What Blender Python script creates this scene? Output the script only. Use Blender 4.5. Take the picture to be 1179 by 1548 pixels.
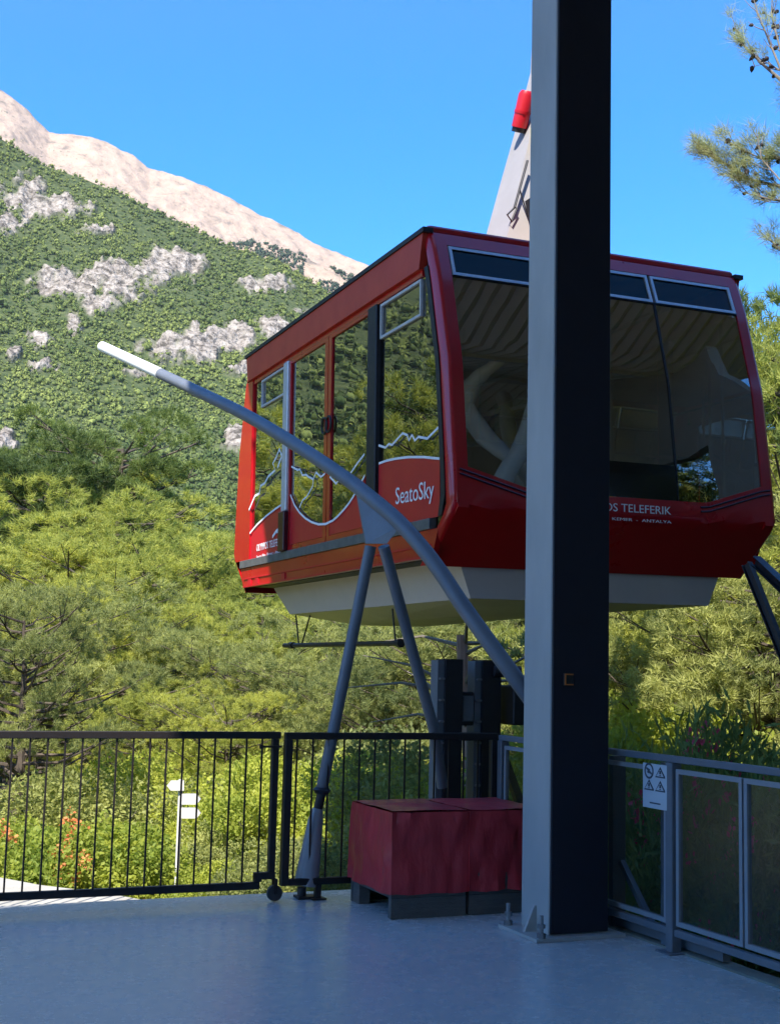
import bpy, math, random
import numpy as np
from mathutils import Matrix, Vector, Euler, noise as mnoise

for o in list(bpy.data.objects):
    bpy.data.objects.remove(o)
scene = bpy.context.scene
COL = scene.collection
random.seed(7)
rng = np.random.default_rng(7)

# ------------------------------------------------------------------ camera
FPX = 1950.0
PITCH, ROLL = math.radians(6.9), math.radians(1.4)
CAM = np.array([0.0, 0.0, 1.55])
cF = np.array([0, math.cos(PITCH), math.sin(PITCH)])
cR0 = np.array([1.0, 0, 0]); cU0 = np.array([0, -math.sin(PITCH), math.cos(PITCH)])
cR = math.cos(ROLL) * cR0 + math.sin(ROLL) * cU0
cU = math.cos(ROLL) * cU0 - math.sin(ROLL) * cR0
cd = bpy.data.cameras.new('camera')
cam = bpy.data.objects.new('camera', cd); COL.objects.link(cam)
cd.sensor_fit = 'VERTICAL'; cd.sensor_height = 36.0
cd.lens = FPX / 1548 * 36.0
cd.clip_start = 0.05; cd.clip_end = 20000
cam.matrix_world = Matrix(((cR[0], cU[0], -cF[0], CAM[0]), (cR[1], cU[1], -cF[1], CAM[1]),
                           (cR[2], cU[2], -cF[2], CAM[2]), (0, 0, 0, 1)))
scene.camera = cam

# ------------------------------------------------------------------ light
SUN_AZ, SUN_EL = math.radians(-162), math.radians(50)
world = bpy.data.worlds.new('World'); scene.world = world
world.use_nodes = True
wn = world.node_tree.nodes; wl = world.node_tree.links
bg = wn['Background']
sky = wn.new('ShaderNodeTexSky'); sky.sky_type = 'NISHITA'; sky.sun_disc = False
sky.sun_elevation = SUN_EL; sky.sun_rotation = SUN_AZ
sky.air_density = 1.0; sky.dust_density = 0.3; sky.ozone_density = 3.0; sky.altitude = 600
hs = wn.new('ShaderNodeHueSaturation'); hs.inputs['Saturation'].default_value = 1.45; hs.inputs['Hue'].default_value = 0.507
hs.inputs['Value'].default_value = 0.88
wl.new(sky.outputs[0], hs.inputs['Color']); wl.new(hs.outputs[0], bg.inputs['Color'])
bg.inputs['Strength'].default_value = 0.13
sd = bpy.data.lights.new('sun', 'SUN'); sd.energy = 3.8; sd.angle = math.radians(0.5)
sd.color = (1.0, 0.95, 0.87)
sun = bpy.data.objects.new('sun', sd); COL.objects.link(sun)
sdir = Vector((math.sin(SUN_AZ) * math.cos(SUN_EL), math.cos(SUN_AZ) * math.cos(SUN_EL), math.sin(SUN_EL)))
sun.rotation_euler = sdir.to_track_quat('Z', 'Y').to_euler()
sun.location = sdir * 60
scene.view_settings.view_transform = 'Standard'; scene.view_settings.look = 'None'
scene.view_settings.exposure = 1.7; scene.view_settings.gamma = 1.0
scene.view_settings.use_curve_mapping = False
scene.render.engine = 'CYCLES'
try:
    scene.cycles.transparent_max_bounces = 12
    scene.cycles.max_bounces = 7
    scene.cycles.use_denoising = True
except Exception:
    pass

HAZE = 0.000035
# ------------------------------------------------------------------ helpers
AZ = math.radians(67)                                   # the building's own axes: a runs right, b runs away
UA = np.array([math.sin(AZ), math.cos(AZ), 0]); VB = np.array([-math.cos(AZ), math.sin(AZ), 0])
FR = Matrix.Rotation(math.radians(23), 4, 'Z')

def ray(x, y):
    d = cF * FPX + cR * (x - 589.5) - cU * (y - 774)
    return d / np.linalg.norm(d)

def ab(p):
    return np.array([p @ UA, p @ VB, p[2]])

def on_a(x, y, a):                                       # where a line of sight meets a wall of known a
    d = ray(x, y); return ab(CAM + d * ((a - CAM @ UA) / (d @ UA)))

def on_b(x, y, b):
    d = ray(x, y); return ab(CAM + d * ((b - CAM @ VB) / (d @ VB)))

def at(x, y, dist):                                      # world point at a known depth
    d = ray(x, y); return CAM + d * (dist / d[1])

def wpx(p):
    d = np.asarray(p, float) - CAM
    z = d @ cF
    return 589.5 + FPX * (d @ cR) / z, 774 - FPX * (d @ cU) / z

def mat(name, color, rough=0.6, metal=0.0, spec=0.5, noise=0.0, nscale=5.0, bump=0.0, bscale=40.0, coat=0.0,
        color2=None, stretch=None):
    m = bpy.data.materials.new(name); m.use_nodes = True
    nt = m.node_tree; n = nt.nodes; l = nt.links
    p = n['Principled BSDF']
    p.inputs['Base Color'].default_value = (*color, 1); p.inputs['Roughness'].default_value = rough
    p.inputs['Metallic'].default_value = metal; p.inputs['Specular IOR Level'].default_value = spec
    p.inputs['Coat Weight'].default_value = coat; p.inputs['Coat Roughness'].default_value = 0.08
    if noise or color2 or bump:
        tc = n.new('ShaderNodeTexCoord'); mp = n.new('ShaderNodeMapping')
        if stretch: mp.inputs['Scale'].default_value = stretch
        l.new(tc.outputs['Object'], mp.inputs['Vector'])
    if noise or color2:
        t = n.new('ShaderNodeTexNoise'); t.inputs['Scale'].default_value = nscale; t.inputs['Detail'].default_value = 6
        t.inputs['Roughness'].default_value = 0.62
        l.new(mp.outputs[0], t.inputs['Vector'])
        r = n.new('ShaderNodeValToRGB'); r.color_ramp.elements[0].position = 0.32; r.color_ramp.elements[1].position = 0.70
        c2 = color2 or tuple(max(0, c * (1 - noise)) for c in color)
        r.color_ramp.elements[0].color = (*c2, 1); r.color_ramp.elements[1].color = (*color, 1)
        l.new(t.outputs['Fac'], r.inputs['Fac']); l.new(r.outputs['Color'], p.inputs['Base Color'])
        mr = n.new('ShaderNodeMapRange'); mr.inputs['To Min'].default_value = min(1, rough + 0.12)
        mr.inputs['To Max'].default_value = max(0.03, rough - 0.08)
        l.new(t.outputs['Fac'], mr.inputs['Value']); l.new(mr.outputs[0], p.inputs['Roughness'])
    if bump:
        t2 = n.new('ShaderNodeTexNoise'); t2.inputs['Scale'].default_value = bscale; t2.inputs['Detail'].default_value = 4
        l.new(mp.outputs[0], t2.inputs['Vector'])
        b = n.new('ShaderNodeBump'); b.inputs['Strength'].default_value = bump; b.inputs['Distance'].default_value = 0.02
        l.new(t2.outputs['Fac'], b.inputs['Height']); l.new(b.outputs['Normal'], p.inputs['Normal'])
    return m

def glass_mat(name, tint, gloss, ior=1.5, rough=0.0):
    m = bpy.data.materials.new(name); m.use_nodes = True
    nt = m.node_tree; n = nt.nodes; l = nt.links; n.clear()
    out = n.new('ShaderNodeOutputMaterial'); mx = n.new('ShaderNodeMixShader')
    tr = n.new('ShaderNodeBsdfTransparent'); tr.inputs['Color'].default_value = (*tint, 1)
    gl = n.new('ShaderNodeBsdfGlossy'); gl.inputs['Roughness'].default_value = rough
    gl.inputs['Color'].default_value = (0.9, 0.92, 0.9, 1)
    fr = n.new('ShaderNodeFresnel'); fr.inputs['IOR'].default_value = ior
    ma = n.new('ShaderNodeMath'); ma.operation = 'MULTIPLY_ADD'; ma.use_clamp = True
    ma.inputs[1].default_value = gloss; ma.inputs[2].default_value = 0.02 if gloss > 1 else 0.0
    # float glass is never quite flat: a very gentle wave in the reflection
    tc = n.new('ShaderNodeTexCoord'); nz = n.new('ShaderNodeTexNoise'); nz.inputs['Scale'].default_value = 1.3
    bp = n.new('ShaderNodeBump'); bp.inputs['Strength'].default_value = 0.05; bp.inputs['Distance'].default_value = 0.03
    l.new(tc.outputs['Object'], nz.inputs['Vector']); l.new(nz.outputs['Fac'], bp.inputs['Height'])
    l.new(bp.outputs[0], gl.inputs['Normal'])
    l.new(fr.outputs[0], ma.inputs[0]); l.new(ma.outputs[0], mx.inputs[0])
    l.new(tr.outputs[0], mx.inputs[1]); l.new(gl.outputs[0], mx.inputs[2]); l.new(mx.outputs[0], out.inputs['Surface'])
    return m

def leaf_mat(name, c1, c2, trans=0.35, vary=0.35):
    m = bpy.data.materials.new(name); m.use_nodes = True
    nt = m.node_tree; n = nt.nodes; l = nt.links; n.clear()
    out = n.new('ShaderNodeOutputMaterial'); mx = n.new('ShaderNodeMixShader'); mx.inputs[0].default_value = trans
    d = n.new('ShaderNodeBsdfPrincipled'); d.inputs['Roughness'].default_value = 0.55
    d.inputs['Specular IOR Level'].default_value = 0.25
    t = n.new('ShaderNodeBsdfTranslucent')
    oi = n.new('ShaderNodeObjectInfo'); geo = n.new('ShaderNodeNewGeometry')
    nz = n.new('ShaderNodeTexNoise'); nz.inputs['Scale'].default_value = 0.9
    tc = n.new('ShaderNodeTexCoord'); l.new(tc.outputs['Object'], nz.inputs['Vector'])
    a1 = n.new('ShaderNodeMath'); a1.operation = 'MULTIPLY_ADD'; a1.inputs[1].default_value = 0.45
    l.new(oi.outputs['Random'], a1.inputs[0])
    a0 = n.new('ShaderNodeMath'); a0.operation = 'MULTIPLY_ADD'; a0.inputs[1].default_value = 0.35
    l.new(geo.outputs['Random Per Island'], a0.inputs[0])
    a2 = n.new('ShaderNodeMath'); a2.operation = 'MULTIPLY_ADD'; a2.inputs[1].default_value = 2.0; a2.inputs[2].default_value = -0.85
    l.new(nz.outputs['Fac'], a2.inputs[0]); l.new(a2.outputs[0], a0.inputs[2]); l.new(a0.outputs[0], a1.inputs[2])
    mc = n.new('ShaderNodeMix'); mc.data_type = 'RGBA'
    mc.inputs[6].default_value = (*c1, 1); mc.inputs[7].default_value = (*c2, 1)
    cl = n.new('ShaderNodeClamp'); l.new(a1.outputs[0], cl.inputs[0]); l.new(cl.outputs[0], mc.inputs[0])
    l.new(mc.outputs[2], d.inputs['Base Color'])
    br = n.new('ShaderNodeHueSaturation'); br.inputs['Value'].default_value = 1.35; br.inputs['Saturation'].default_value = 1.05
    l.new(mc.outputs[2], br.inputs['Color']); l.new(br.outputs[0], t.inputs['Color'])
    l.new(d.outputs[0], mx.inputs[1]); l.new(t.outputs[0], mx.inputs[2]); l.new(mx.outputs[0], out.inputs['Surface'])
    return m

M = {}
M['red'] = mat('red paint', (0.48, 0.004, 0.010), 0.28, coat=0.5, noise=0.12, nscale=2.0)
M['red_orange'] = mat('sun bleached red paint', (0.55, 0.040, 0.022), 0.42, noise=0.15, nscale=2.5)
M['red_film'] = mat('red window film', (0.52, 0.010, 0.022), 0.35, noise=0.1, nscale=2)
M['dark_red'] = mat('dark red plastic', (0.05, 0.003, 0.008), 0.35)
M['black'] = mat('black rubber', (0.012, 0.010, 0.013), 0.5, noise=0.3, nscale=9)
M['black_gloss'] = mat('black gloss panel', (0.004, 0.004, 0.004), 0.12)
M['silver'] = mat('brushed aluminium', (0.62, 0.60, 0.61), 0.4, metal=0.35, noise=0.15, nscale=12)
M['grey_sill'] = mat('dusty grey aluminium', (0.16, 0.16, 0.155), 0.5, metal=0.3, noise=0.35, nscale=8)
M['white'] = mat('white paint', (0.80, 0.78, 0.75), 0.45, noise=0.08, nscale=4)
M['decal'] = mat('white film', (0.80, 0.80, 0.80), 0.5)
M['yellow'] = mat('yellow sticker', (0.80, 0.70, 0.02), 0.5)
M['pale_panel'] = mat('pale grey steel sheet', (0.60, 0.52, 0.49), 0.5, noise=0.10, nscale=1.5, bump=0.05, bscale=3)
M['cream_pan'] = mat('cream steel pan', (0.62, 0.57, 0.42), 0.5, noise=0.15, nscale=2.0)
M['blue_steel'] = mat('blue grey painted steel', (0.145, 0.16, 0.185), 0.42, noise=0.18, nscale=6, bump=0.06, bscale=60, spec=0.5)
M['blue_steel_light'] = mat('light blue grey painted steel', (0.26, 0.275, 0.30), 0.38, noise=0.12, nscale=5, bump=0.05, bscale=50)
M['tube_sunlit'] = mat('tube end with sunlight coloured in', (0.75, 0.76, 0.70), 0.4, noise=0.1)
M['dark_steel'] = mat('dark painted steel', (0.020, 0.018, 0.024), 0.45, noise=0.3, nscale=10)
M['rail_black'] = mat('dark brown railing paint', (0.016, 0.012, 0.012), 0.45, noise=0.3, nscale=14)
M['column'] = mat('column paint', (0.45, 0.435, 0.41), 0.45, noise=0.22, nscale=2.2, bump=0.06, bscale=14, stretch=(1, 1, .35))
M['navy'] = mat('column front shade colour', (0.008, 0.007, 0.018), 0.55, noise=0.2, nscale=4)
M['tarp'] = mat('dark red tarpaulin', (0.55, 0.030, 0.040), 0.50, noise=0.25, nscale=5, bump=0.9, bscale=9, coat=0.15, stretch=(1, 1, .35))
M['pallet'] = mat('grey weathered crate boards', (0.13, 0.12, 0.11), 0.8, noise=0.35, nscale=9, bump=0.2, bscale=30, stretch=(1, 1, 6))
M['concrete'] = mat('pale concrete', (0.42, 0.40, 0.35), 0.9, noise=0.22, nscale=3, bump=0.2, bscale=25)
M['kerb'] = mat('worn kerb concrete', (0.25, 0.25, 0.20), 0.85, noise=0.35, nscale=5, bump=0.25, bscale=35)
M['rubber'] = mat('grey rubber wheel', (0.05, 0.05, 0.05), 0.6)
M['bolt'] = mat('galvanised bolt', (0.30, 0.30, 0.31), 0.45, metal=0.8, noise=0.2)
M['bark'] = mat('pine bark', (0.10, 0.075, 0.055), 0.9, noise=0.45, nscale=6, bump=0.6, bscale=14, stretch=(1, 1, 0.3))
M['twig'] = mat('pale dry twigs', (0.20, 0.17, 0.13), 0.9, noise=0.35, nscale=6)
M['trunk_red'] = mat('reddish bark', (0.36, 0.22, 0.16), 0.9, noise=0.4, nscale=5, bump=0.5, bscale=10, stretch=(1, 1, 0.3))
M['deck'] = mat('corrugated roof sheet', (0.68, 0.66, 0.62), 0.45, metal=0.0, noise=0.15, nscale=1)
M['beam'] = mat('roof beam paint', (0.50, 0.50, 0.52), 0.5, noise=0.1)
M['hall_white'] = mat('light grey strut paint', (0.80, 0.80, 0.80), 0.5, noise=0.1)
M['wall'] = mat('station wall render', (0.46, 0.42, 0.38), 0.9, noise=0.2, nscale=1)
M['glass_side'] = glass_mat('side window glass', (0.20, 0.21, 0.18), 2.2, 1.65)
M['glass_front'] = glass_mat('windscreen glass', (0.17, 0.17, 0.16), 4.4, 1.65)
M['glass_vent'] = glass_mat('vent window glass', (0.20, 0.18, 0.17), 0.55, 1.55)
M['mesh'] = glass_mat('dark perforated infill', (0.84, 0.85, 0.85), 0.12, 1.3, 0.3)
M['interior'] = mat('cabin interior lining', (0.32, 0.31, 0.30), 0.6, noise=0.1)
M['cabin_floor'] = mat('cabin floor', (0.10, 0.10, 0.10), 0.7)
M['steel_bar'] = mat('grab bar steel', (0.5, 0.5, 0.5), 0.25, metal=0.9)
M['orange'] = mat('orange rubber', (0.55, 0.16, 0.03), 0.5)
M['sign_ink'] = mat('sign ink', (0.05, 0.06, 0.08), 0.5)
M['sign_plate'] = mat('sign plate', (0.50, 0.53, 0.56), 0.45, noise=0.06)
M['sign_white'] = mat('white sign enamel', (0.55, 0.53, 0.49), 0.4)

M['pine_dark'] = leaf_mat('dark pine needles', (0.055, 0.085, 0.028), (0.170, 0.215, 0.048), 0.42)
M['pine_light'] = leaf_mat('light pine needles', (0.170, 0.210, 0.050), (0.470, 0.470, 0.095), 0.48)
M['shrub_yellow'] = leaf_mat('yellow green shrub leaves', (0.170, 0.240, 0.040), (0.450, 0.460, 0.070), 0.48)
M['shrub_green'] = leaf_mat('grey green shrub leaves', (0.120, 0.150, 0.055), (0.400, 0.410, 0.120), 0.46)
M['oleander'] = leaf_mat('oleander leaves', (0.090, 0.150, 0.045), (0.260, 0.320, 0.085), 0.40)
M['pink'] = leaf_mat('pink blossom', (0.62, 0.04, 0.10), (0.80, 0.16, 0.26), 0.3)
M['coral'] = leaf_mat('coral blossom', (0.62, 0.16, 0.07), (0.70, 0.32, 0.10), 0.3)
M['cone'] = mat('pine cone', (0.03, 0.022, 0.02), 0.8)

class MB:
    """collects geometry, then links it as one mesh object"""
    def __init__(s): s.v = []; s.f = []; s.smooth = False
    def add(s, vs, fs):
        k = len(s.v); s.v += [tuple(p) for p in vs]; s.f += [tuple(i + k for i in f) for f in fs]; return s
    def box(s, x0, x1, y0, y1, z0, z1, bev=0.0):
        if bev <= 0:
            return s.add([(x0, y0, z0), (x1, y0, z0), (x1, y1, z0), (x0, y1, z0), (x0, y0, z1), (x1, y0, z1), (x1, y1, z1), (x0, y1, z1)],
                         [(3, 2, 1, 0), (4, 5, 6, 7), (0, 1, 5, 4), (1, 2, 6, 5), (2, 3, 7, 6), (3, 0, 4, 7)])
        b = bev                                          # chamfered vertical edges and top
        def ring(i, z):
            a0, a1, c0, c1 = x0 + i, x1 - i, y0 + i, y1 - i
            return [(a0 + b, c0, z), (a1 - b, c0, z), (a1, c0 + b, z), (a1, c1 - b, z), (a1 - b, c1, z), (a0 + b, c1, z), (a0, c1 - b, z), (a0, c0 + b, z)]
        rs = ring(b * .7, z0) + ring(0, z0 + b) + ring(0, z1 - b) + ring(b * .7, z1)
        fs = [tuple(range(7, -1, -1)), tuple(range(24, 32))]
        for k in range(3):
            for j in range(8):
                fs.append((k * 8 + j, k * 8 + (j + 1) % 8, k * 8 + 8 + (j + 1) % 8, k * 8 + 8 + j))
        return s.add(rs, fs)
    def hull(s, bot, top):                               # two matching loops joined into a solid
        n = len(bot); vs = list(bot) + list(top)
        fs = [tuple(range(n - 1, -1, -1)), tuple(range(n, 2 * n))]
        for j in range(n): fs.append((j, (j + 1) % n, n + (j + 1) % n, n + j))
        return s.add(vs, fs)
    def beam(s, p, q, w, h, up=(0, 0, 1)):
        p = Vector(p); q = Vector(q); d = (q - p).normalized(); u = Vector(up)
        if abs(d.dot(u)) > 0.97: u = Vector((0, 1, 0))
        x = d.cross(u).normalized() * w / 2; y = x.cross(d).normalized() * h / 2
        return s.hull([p - x - y, p + x - y, p + x + y, p - x + y], [q - x - y, q + x - y, q + x + y, q - x + y])
    def hbeam(s, p, q, w, h, t, up=(0, 0, 1)):           # I section: two flanges and a web
        p = Vector(p); q = Vector(q); d = (q - p).normalized(); u = Vector(up)
        if abs(d.dot(u)) > 0.97: u = Vector((0, 1, 0))
        x = d.cross(u).normalized(); y = x.cross(d).normalized()
        o = y * (h / 2 - t / 2)
        s.beam(p + o, q + o, w, t, y); s.beam(p - o, q - o, w, t, y); s.beam(p, q, t, h - 2 * t - 0.001, y)
        return s
    def tube(s, pts, r, n=12, cap=True):
        pts = [Vector(p) for p in pts]; m = len(pts)
        rs = r if hasattr(r, '__len__') else [r] * m
        ref = Vector((0, 0, 1)); vs = []; px = None
        for i, p in enumerate(pts):
            d = (pts[min(i + 1, m - 1)] - pts[max(i - 1, 0)]).normalized()
            if px is None:
                if abs(d.dot(ref)) > 0.9: ref = Vector((1, 0, 0))
                px = d.cross(ref).normalized()
            px = (px - d * px.dot(d)).normalized(); py = d.cross(px)
            for j in range(n):
                t = 2 * math.pi * j / n
                vs.append(p + (px * math.cos(t) + py * math.sin(t)) * rs[i])
        fs = []
        for i in range(m - 1):
            for j in range(n):
                fs.append((i * n + j, i * n + (j + 1) % n, (i + 1) * n + (j + 1) % n, (i + 1) * n + j))
        if cap: fs += [tuple(range(n - 1, -1, -1)), tuple((m - 1) * n + j for j in range(n))]
        s.smooth = True
        return s.add(vs, fs)
    def ribbon(s, pts, w, nrm, th=0.003):                # flat strip of even width along a polyline
        nrm = Vector(nrm).normalized(); pts = [Vector(p) for p in pts]; L = []; R = []
        for i, p in enumerate(pts):
            d = (pts[min(i + 1, len(pts) - 1)] - pts[max(i - 1, 0)]).normalized(); x = d.cross(nrm).normalized() * w / 2
            L.append(p - x); R.append(p + x)
        for i in range(len(pts) - 1):
            o = nrm * th
            s.hull([L[i], R[i], R[i + 1], L[i + 1]], [L[i] + o, R[i] + o, R[i + 1] + o, L[i + 1] + o])
        return s
    def build(s, name, m, parent=None, org=None, frame=True, smooth=None, **tags):
        """points are in the building frame (a, b, z) when frame is set; org is the object's origin there"""
        if parent is not None: org = parent.get('_o', (0, 0, 0))
        org = Vector(org if org is not None else (0, 0, 0))
        me = bpy.data.meshes.new(name)
        me.from_pydata([tuple(Vector(p) - org) for p in s.v], [], s.f)
        if s.smooth if smooth is None else smooth:
            for p in me.polygons: p.use_smooth = True
            try: me.set_sharp_from_angle(angle=math.radians(38))
            except Exception: pass
        me.materials.append(m)
        o = bpy.data.objects.new(name, me); COL.objects.link(o)
        if parent is not None: o.parent = parent
        else:
            o.location = FR @ org if frame else org
            if frame: o.rotation_euler = (0, 0, math.radians(23))
        o['_o'] = tuple(org)
        for k, v in tags.items(): o[k] = v
        return o

def thing(name, label, cat, org=(0, 0, 0), group=None, frame=True):
    o = bpy.data.objects.new(name, None); COL.objects.link(o); o.empty_display_size = 0.2
    o.location = FR @ Vector(org) if frame else Vector(org)
    if frame: o.rotation_euler = (0, 0, math.radians(23))
    o['label'] = label; o['category'] = cat; o['_o'] = tuple(org)
    if group: o['group'] = group
    return o


def text_mesh(body, size, extrude=0.002):
    cu = bpy.data.curves.new('text', 'FONT'); cu.body = body; cu.size = size; cu.extrude = extrude
    cu.resolution_u = 3
    ob = bpy.data.objects.new('text', cu); COL.objects.link(ob)
    bpy.context.view_layer.update()
    me = bpy.data.meshes.new_from_object(ob.evaluated_get(bpy.context.evaluated_depsgraph_get()))
    bpy.data.objects.remove(ob)
    return me

def put_text(name, body, p0, p1, height, nrm, m, parent, bold=0.0):
    """lettering from p0 to p1 (start and end of its baseline), on the plane with this normal"""
    me = text_mesh(body, 1.0)
    co = np.array([v.co[:] for v in me.vertices]); w = co[:, 0].max(); x0 = co[:, 0].min(); h = 0.70
    p0 = Vector(p0); p1 = Vector(p1); ex = (p1 - p0); up = Vector((0, 0, 1)); nrm = Vector(nrm).normalized()
    org = Vector(parent['_o'])
    for v in me.vertices:
        t = (v.co.x - x0) / (w - x0)
        q = p0 + ex * t + up * (v.co.y / h * height) + nrm * (0.004 + v.co.z * 0.5)
        v.co = q - org
    me.materials.clear(); me.materials.append(m)
    o = bpy.data.objects.new(name, me); COL.objects.link(o); o.parent = parent
    me.name = name
    return o

# ================================================================== TERRAIN
def fbm(x, y, s, octaves=4, seed=0.0):
    """cheap vectorised value noise"""
    out = np.zeros_like(x); amp = 1.0; tot = 0
    for o in range(octaves):
        xs = x / s * 2 ** o + 17.3 * o + seed; ys = y / s * 2 ** o - 9.1 * o + seed * 1.7
        xi = np.floor(xs); yi = np.floor(ys); fx = xs - xi; fy = ys - yi
        fx = fx * fx * (3 - 2 * fx); fy = fy * fy * (3 - 2 * fy)
        def h(a, b):
            v = np.sin(a * 127.1 + b * 311.7 + 3.1) * 43758.5453
            return v - np.floor(v)
        n = (h(xi, yi) * (1 - fx) + h(xi + 1, yi) * fx) * (1 - fy) + (h(xi, yi + 1) * (1 - fx) + h(xi + 1, yi + 1) * fx) * fy
        out += (n * 2 - 1) * amp; tot += amp; amp *= 0.5
    return out / tot

def ridge_curve(pts):
    az = []; te = []
    for x, y in pts:
        d = ray(x, y); az.append(math.degrees(math.atan2(d[0], d[1]))); te.append(d[2] / math.hypot(d[0], d[1]))
    return np.array(az), np.array(te)

az1, te1 = ridge_curve([(0, 205), (60, 243), (130, 268), (180, 290), (250, 325), (350, 375), (420, 395), (470, 425), (520, 455), (570, 485), (660, 545), (850, 640), (1179, 790)])
az1 = np.concatenate([[-180, -140, -95, -60, -40, -28], az1, [35, 60, 100, 140, 180]])
te1 = np.concatenate([[.07, .06, .10, .30, .42, .46], te1, [.09, .10, .09, .07, .07]])
az2, te2 = ridge_curve([(0, 135), (20, 145), (48, 172), (75, 200), (105, 203), (135, 207), (175, 220), (205, 236), (225, 252), (280, 268), (320, 285), (370, 310), (430, 340), (470, 362), (500, 378), (540, 392), (570, 404), (640, 450), (800, 560), (1179, 760)])
az2 = np.concatenate([[-60, -40, -28, -22], az2, [22, 30]])
te2 = np.concatenate([[.15, .35, .43, .47], te2, [.06, .02]])
az3, te3 = ridge_curve([(380, 365), (415, 374), (440, 381), (470, 395), (500, 403), (530, 416), (560, 432), (600, 470), (700, 540), (900, 690)])
az3 = np.concatenate([[-30, -14], az3, [20]]); te3 = np.concatenate([[.2, .3], te3, [.02]])
R1, R3, R2 = 1300.0, 2100.0, 3400.0

def ground_h(x, y):
    x = np.asarray(x, float); y = np.asarray(y, float)
    r = np.hypot(x, y); th = np.degrees(np.arctan2(x, y))
    base = np.interp(r, [0, 9, 14, 25, 60, 150, 550], [-0.9, -0.9, -1.5, -2.7, -4.5, -8, -12])
    base = base + 0.25 * fbm(x, y, 6, 3) * np.clip((r - 9) / 10, 0, 1) + 1.5 * fbm(x, y, 60, 2) * np.clip((r - 60) / 200, 0, 1)
    e = np.interp(th, az1, te1)
    s = r / R1
    T = np.clip((s - 0.40) / 0.60, 0, 1)
    T = T ** 0.92
    T = T * (1 + 0.10 * fbm(x, y, 260, 3, 3.0) * np.clip(1.0 - T, 0, 1) * 2)
    h = base * (1 - T) + r * e * T
    back = np.clip((r - R1) / 500, 0, 1)
    h = h - back * (r * e) * 0.8
    h = h + (4.0 * fbm(x, y, 70, 4, 8.0) - 20.0 * np.abs(fbm(x, y, 190, 3, 31.0)) * np.clip(1.15 - s, 0, 1) * 2.2 + 4)  * np.clip((r - 500) / 300, 0, 1) * (1 - np.clip((s - 0.93) / 0.05, 0, 1) * 0.6)
    return h

ROCKS = [(110, 432, 58, 26, 0), (178, 425, 60, 34, 0), (250, 402, 48, 28, 0), (285, 400, 30, 16, 0), (150, 462, 30, 16, 0), (405, 430, 40, 15, 0),
         (300, 522, 62, 27, 0), (350, 515, 40, 26, 0), (250, 528, 40, 18, 0), (418, 497, 34, 16, 0), (360, 560, 24, 10, 0), (358, 662, 20, 24, 0),
         (8, 672, 22, 20, 0), (3, 705, 12, 12, 0), (90, 318, 60, 22, .35), (40, 300, 45, 40, .4), (60, 520, 22, 14, .2), (70, 555, 30, 12, .3),
         (15, 340, 30, 20, .35), (20, 540, 14, 10, .2), (150, 350, 40, 8, .5), (110, 490, 14, 22, .35), (205, 565, 30, 8, .5), (465, 470, 20, 8, .4)]

def rock_mask(px, py):
    m = np.zeros_like(px)
    wob = fbm(px, py, 14, 3, 5.0); wob2 = fbm(px, py, 5, 2, 1.0)
    for cx, cy, rx, ry, weak in ROCKS:
        d = np.sqrt(((px - cx) / rx) ** 2 + ((py - cy) / ry) ** 2)
        m = np.maximum(m, np.clip((1.05 - d + 0.60 * wob + 0.22 * wob2) * 2.8 - weak * 1.6, 0, 1))
    return m

def vproj(x, y, z):
    d = np.stack([x - CAM[0], y - CAM[1], z - CAM[2]], -1); w = d @ cF
    w = np.where(np.abs(w) < 1e-3, 1e-3, w)
    px = 589.5 + FPX * (d @ cR) / w; py = 774 - FPX * (d @ cU) / w
    px = np.where(w > 0, px, -9999)
    return px, py

def grid_mesh(name, X, Y, Z, m, attr=None, **tags):
    nr, nt = X.shape
    co = np.stack([X, Y, Z], -1).reshape(-1, 3).astype(np.float32)
    i = np.arange(nr - 1)[:, None] * nt + np.arange(nt - 1)[None, :]
    f = np.stack([i, i + 1, i + nt + 1, i + nt], -1).reshape(-1, 4)
    me = bpy.data.meshes.new(name)
    me.vertices.add(len(co)); me.vertices.foreach_set('co', co.ravel())
    me.loops.add(f.size); me.loops.foreach_set('vertex_index', f.ravel().astype(np.int32))
    me.polygons.add(len(f)); me.polygons.foreach_set('loop_start', (np.arange(len(f)) * 4).astype(np.int32))
    me.polygons.foreach_set('loop_total', np.full(len(f), 4, np.int32))
    me.update(calc_edges=True)
    me.polygons.foreach_set('use_smooth', np.ones(len(f), bool))
    if attr is not None:
        a = me.attributes.new('rock', 'FLOAT', 'POINT'); a.data.foreach_set('value', attr.ravel().astype(np.float32))
    me.materials.append(m)
    o = bpy.data.objects.new(name, me); COL.objects.link(o)
    for k, v in tags.items(): o[k] = v
    return o

def rock_nodes(n, l, tc, cA, cB, cC, scale):
    t = n.new('ShaderNodeTexNoise'); t.inputs['Scale'].default_value = scale; t.inputs['Detail'].default_value = 9
    t.inputs['Roughness'].default_value = 0.7; l.new(tc, t.inputs['Vector'])
    r = n.new('ShaderNodeValToRGB'); e = r.color_ramp.elements
    e[0].position = 0.40; e[0].color = (*cA, 1); e[1].position = 0.60; e[1].color = (*cC, 1)
    k = e.new(0.48); k.color = (*cB, 1)
    l.new(t.outputs['Fac'], r.inputs['Fac'])
    return r.outputs['Color'], t.outputs['Fac']

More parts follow.
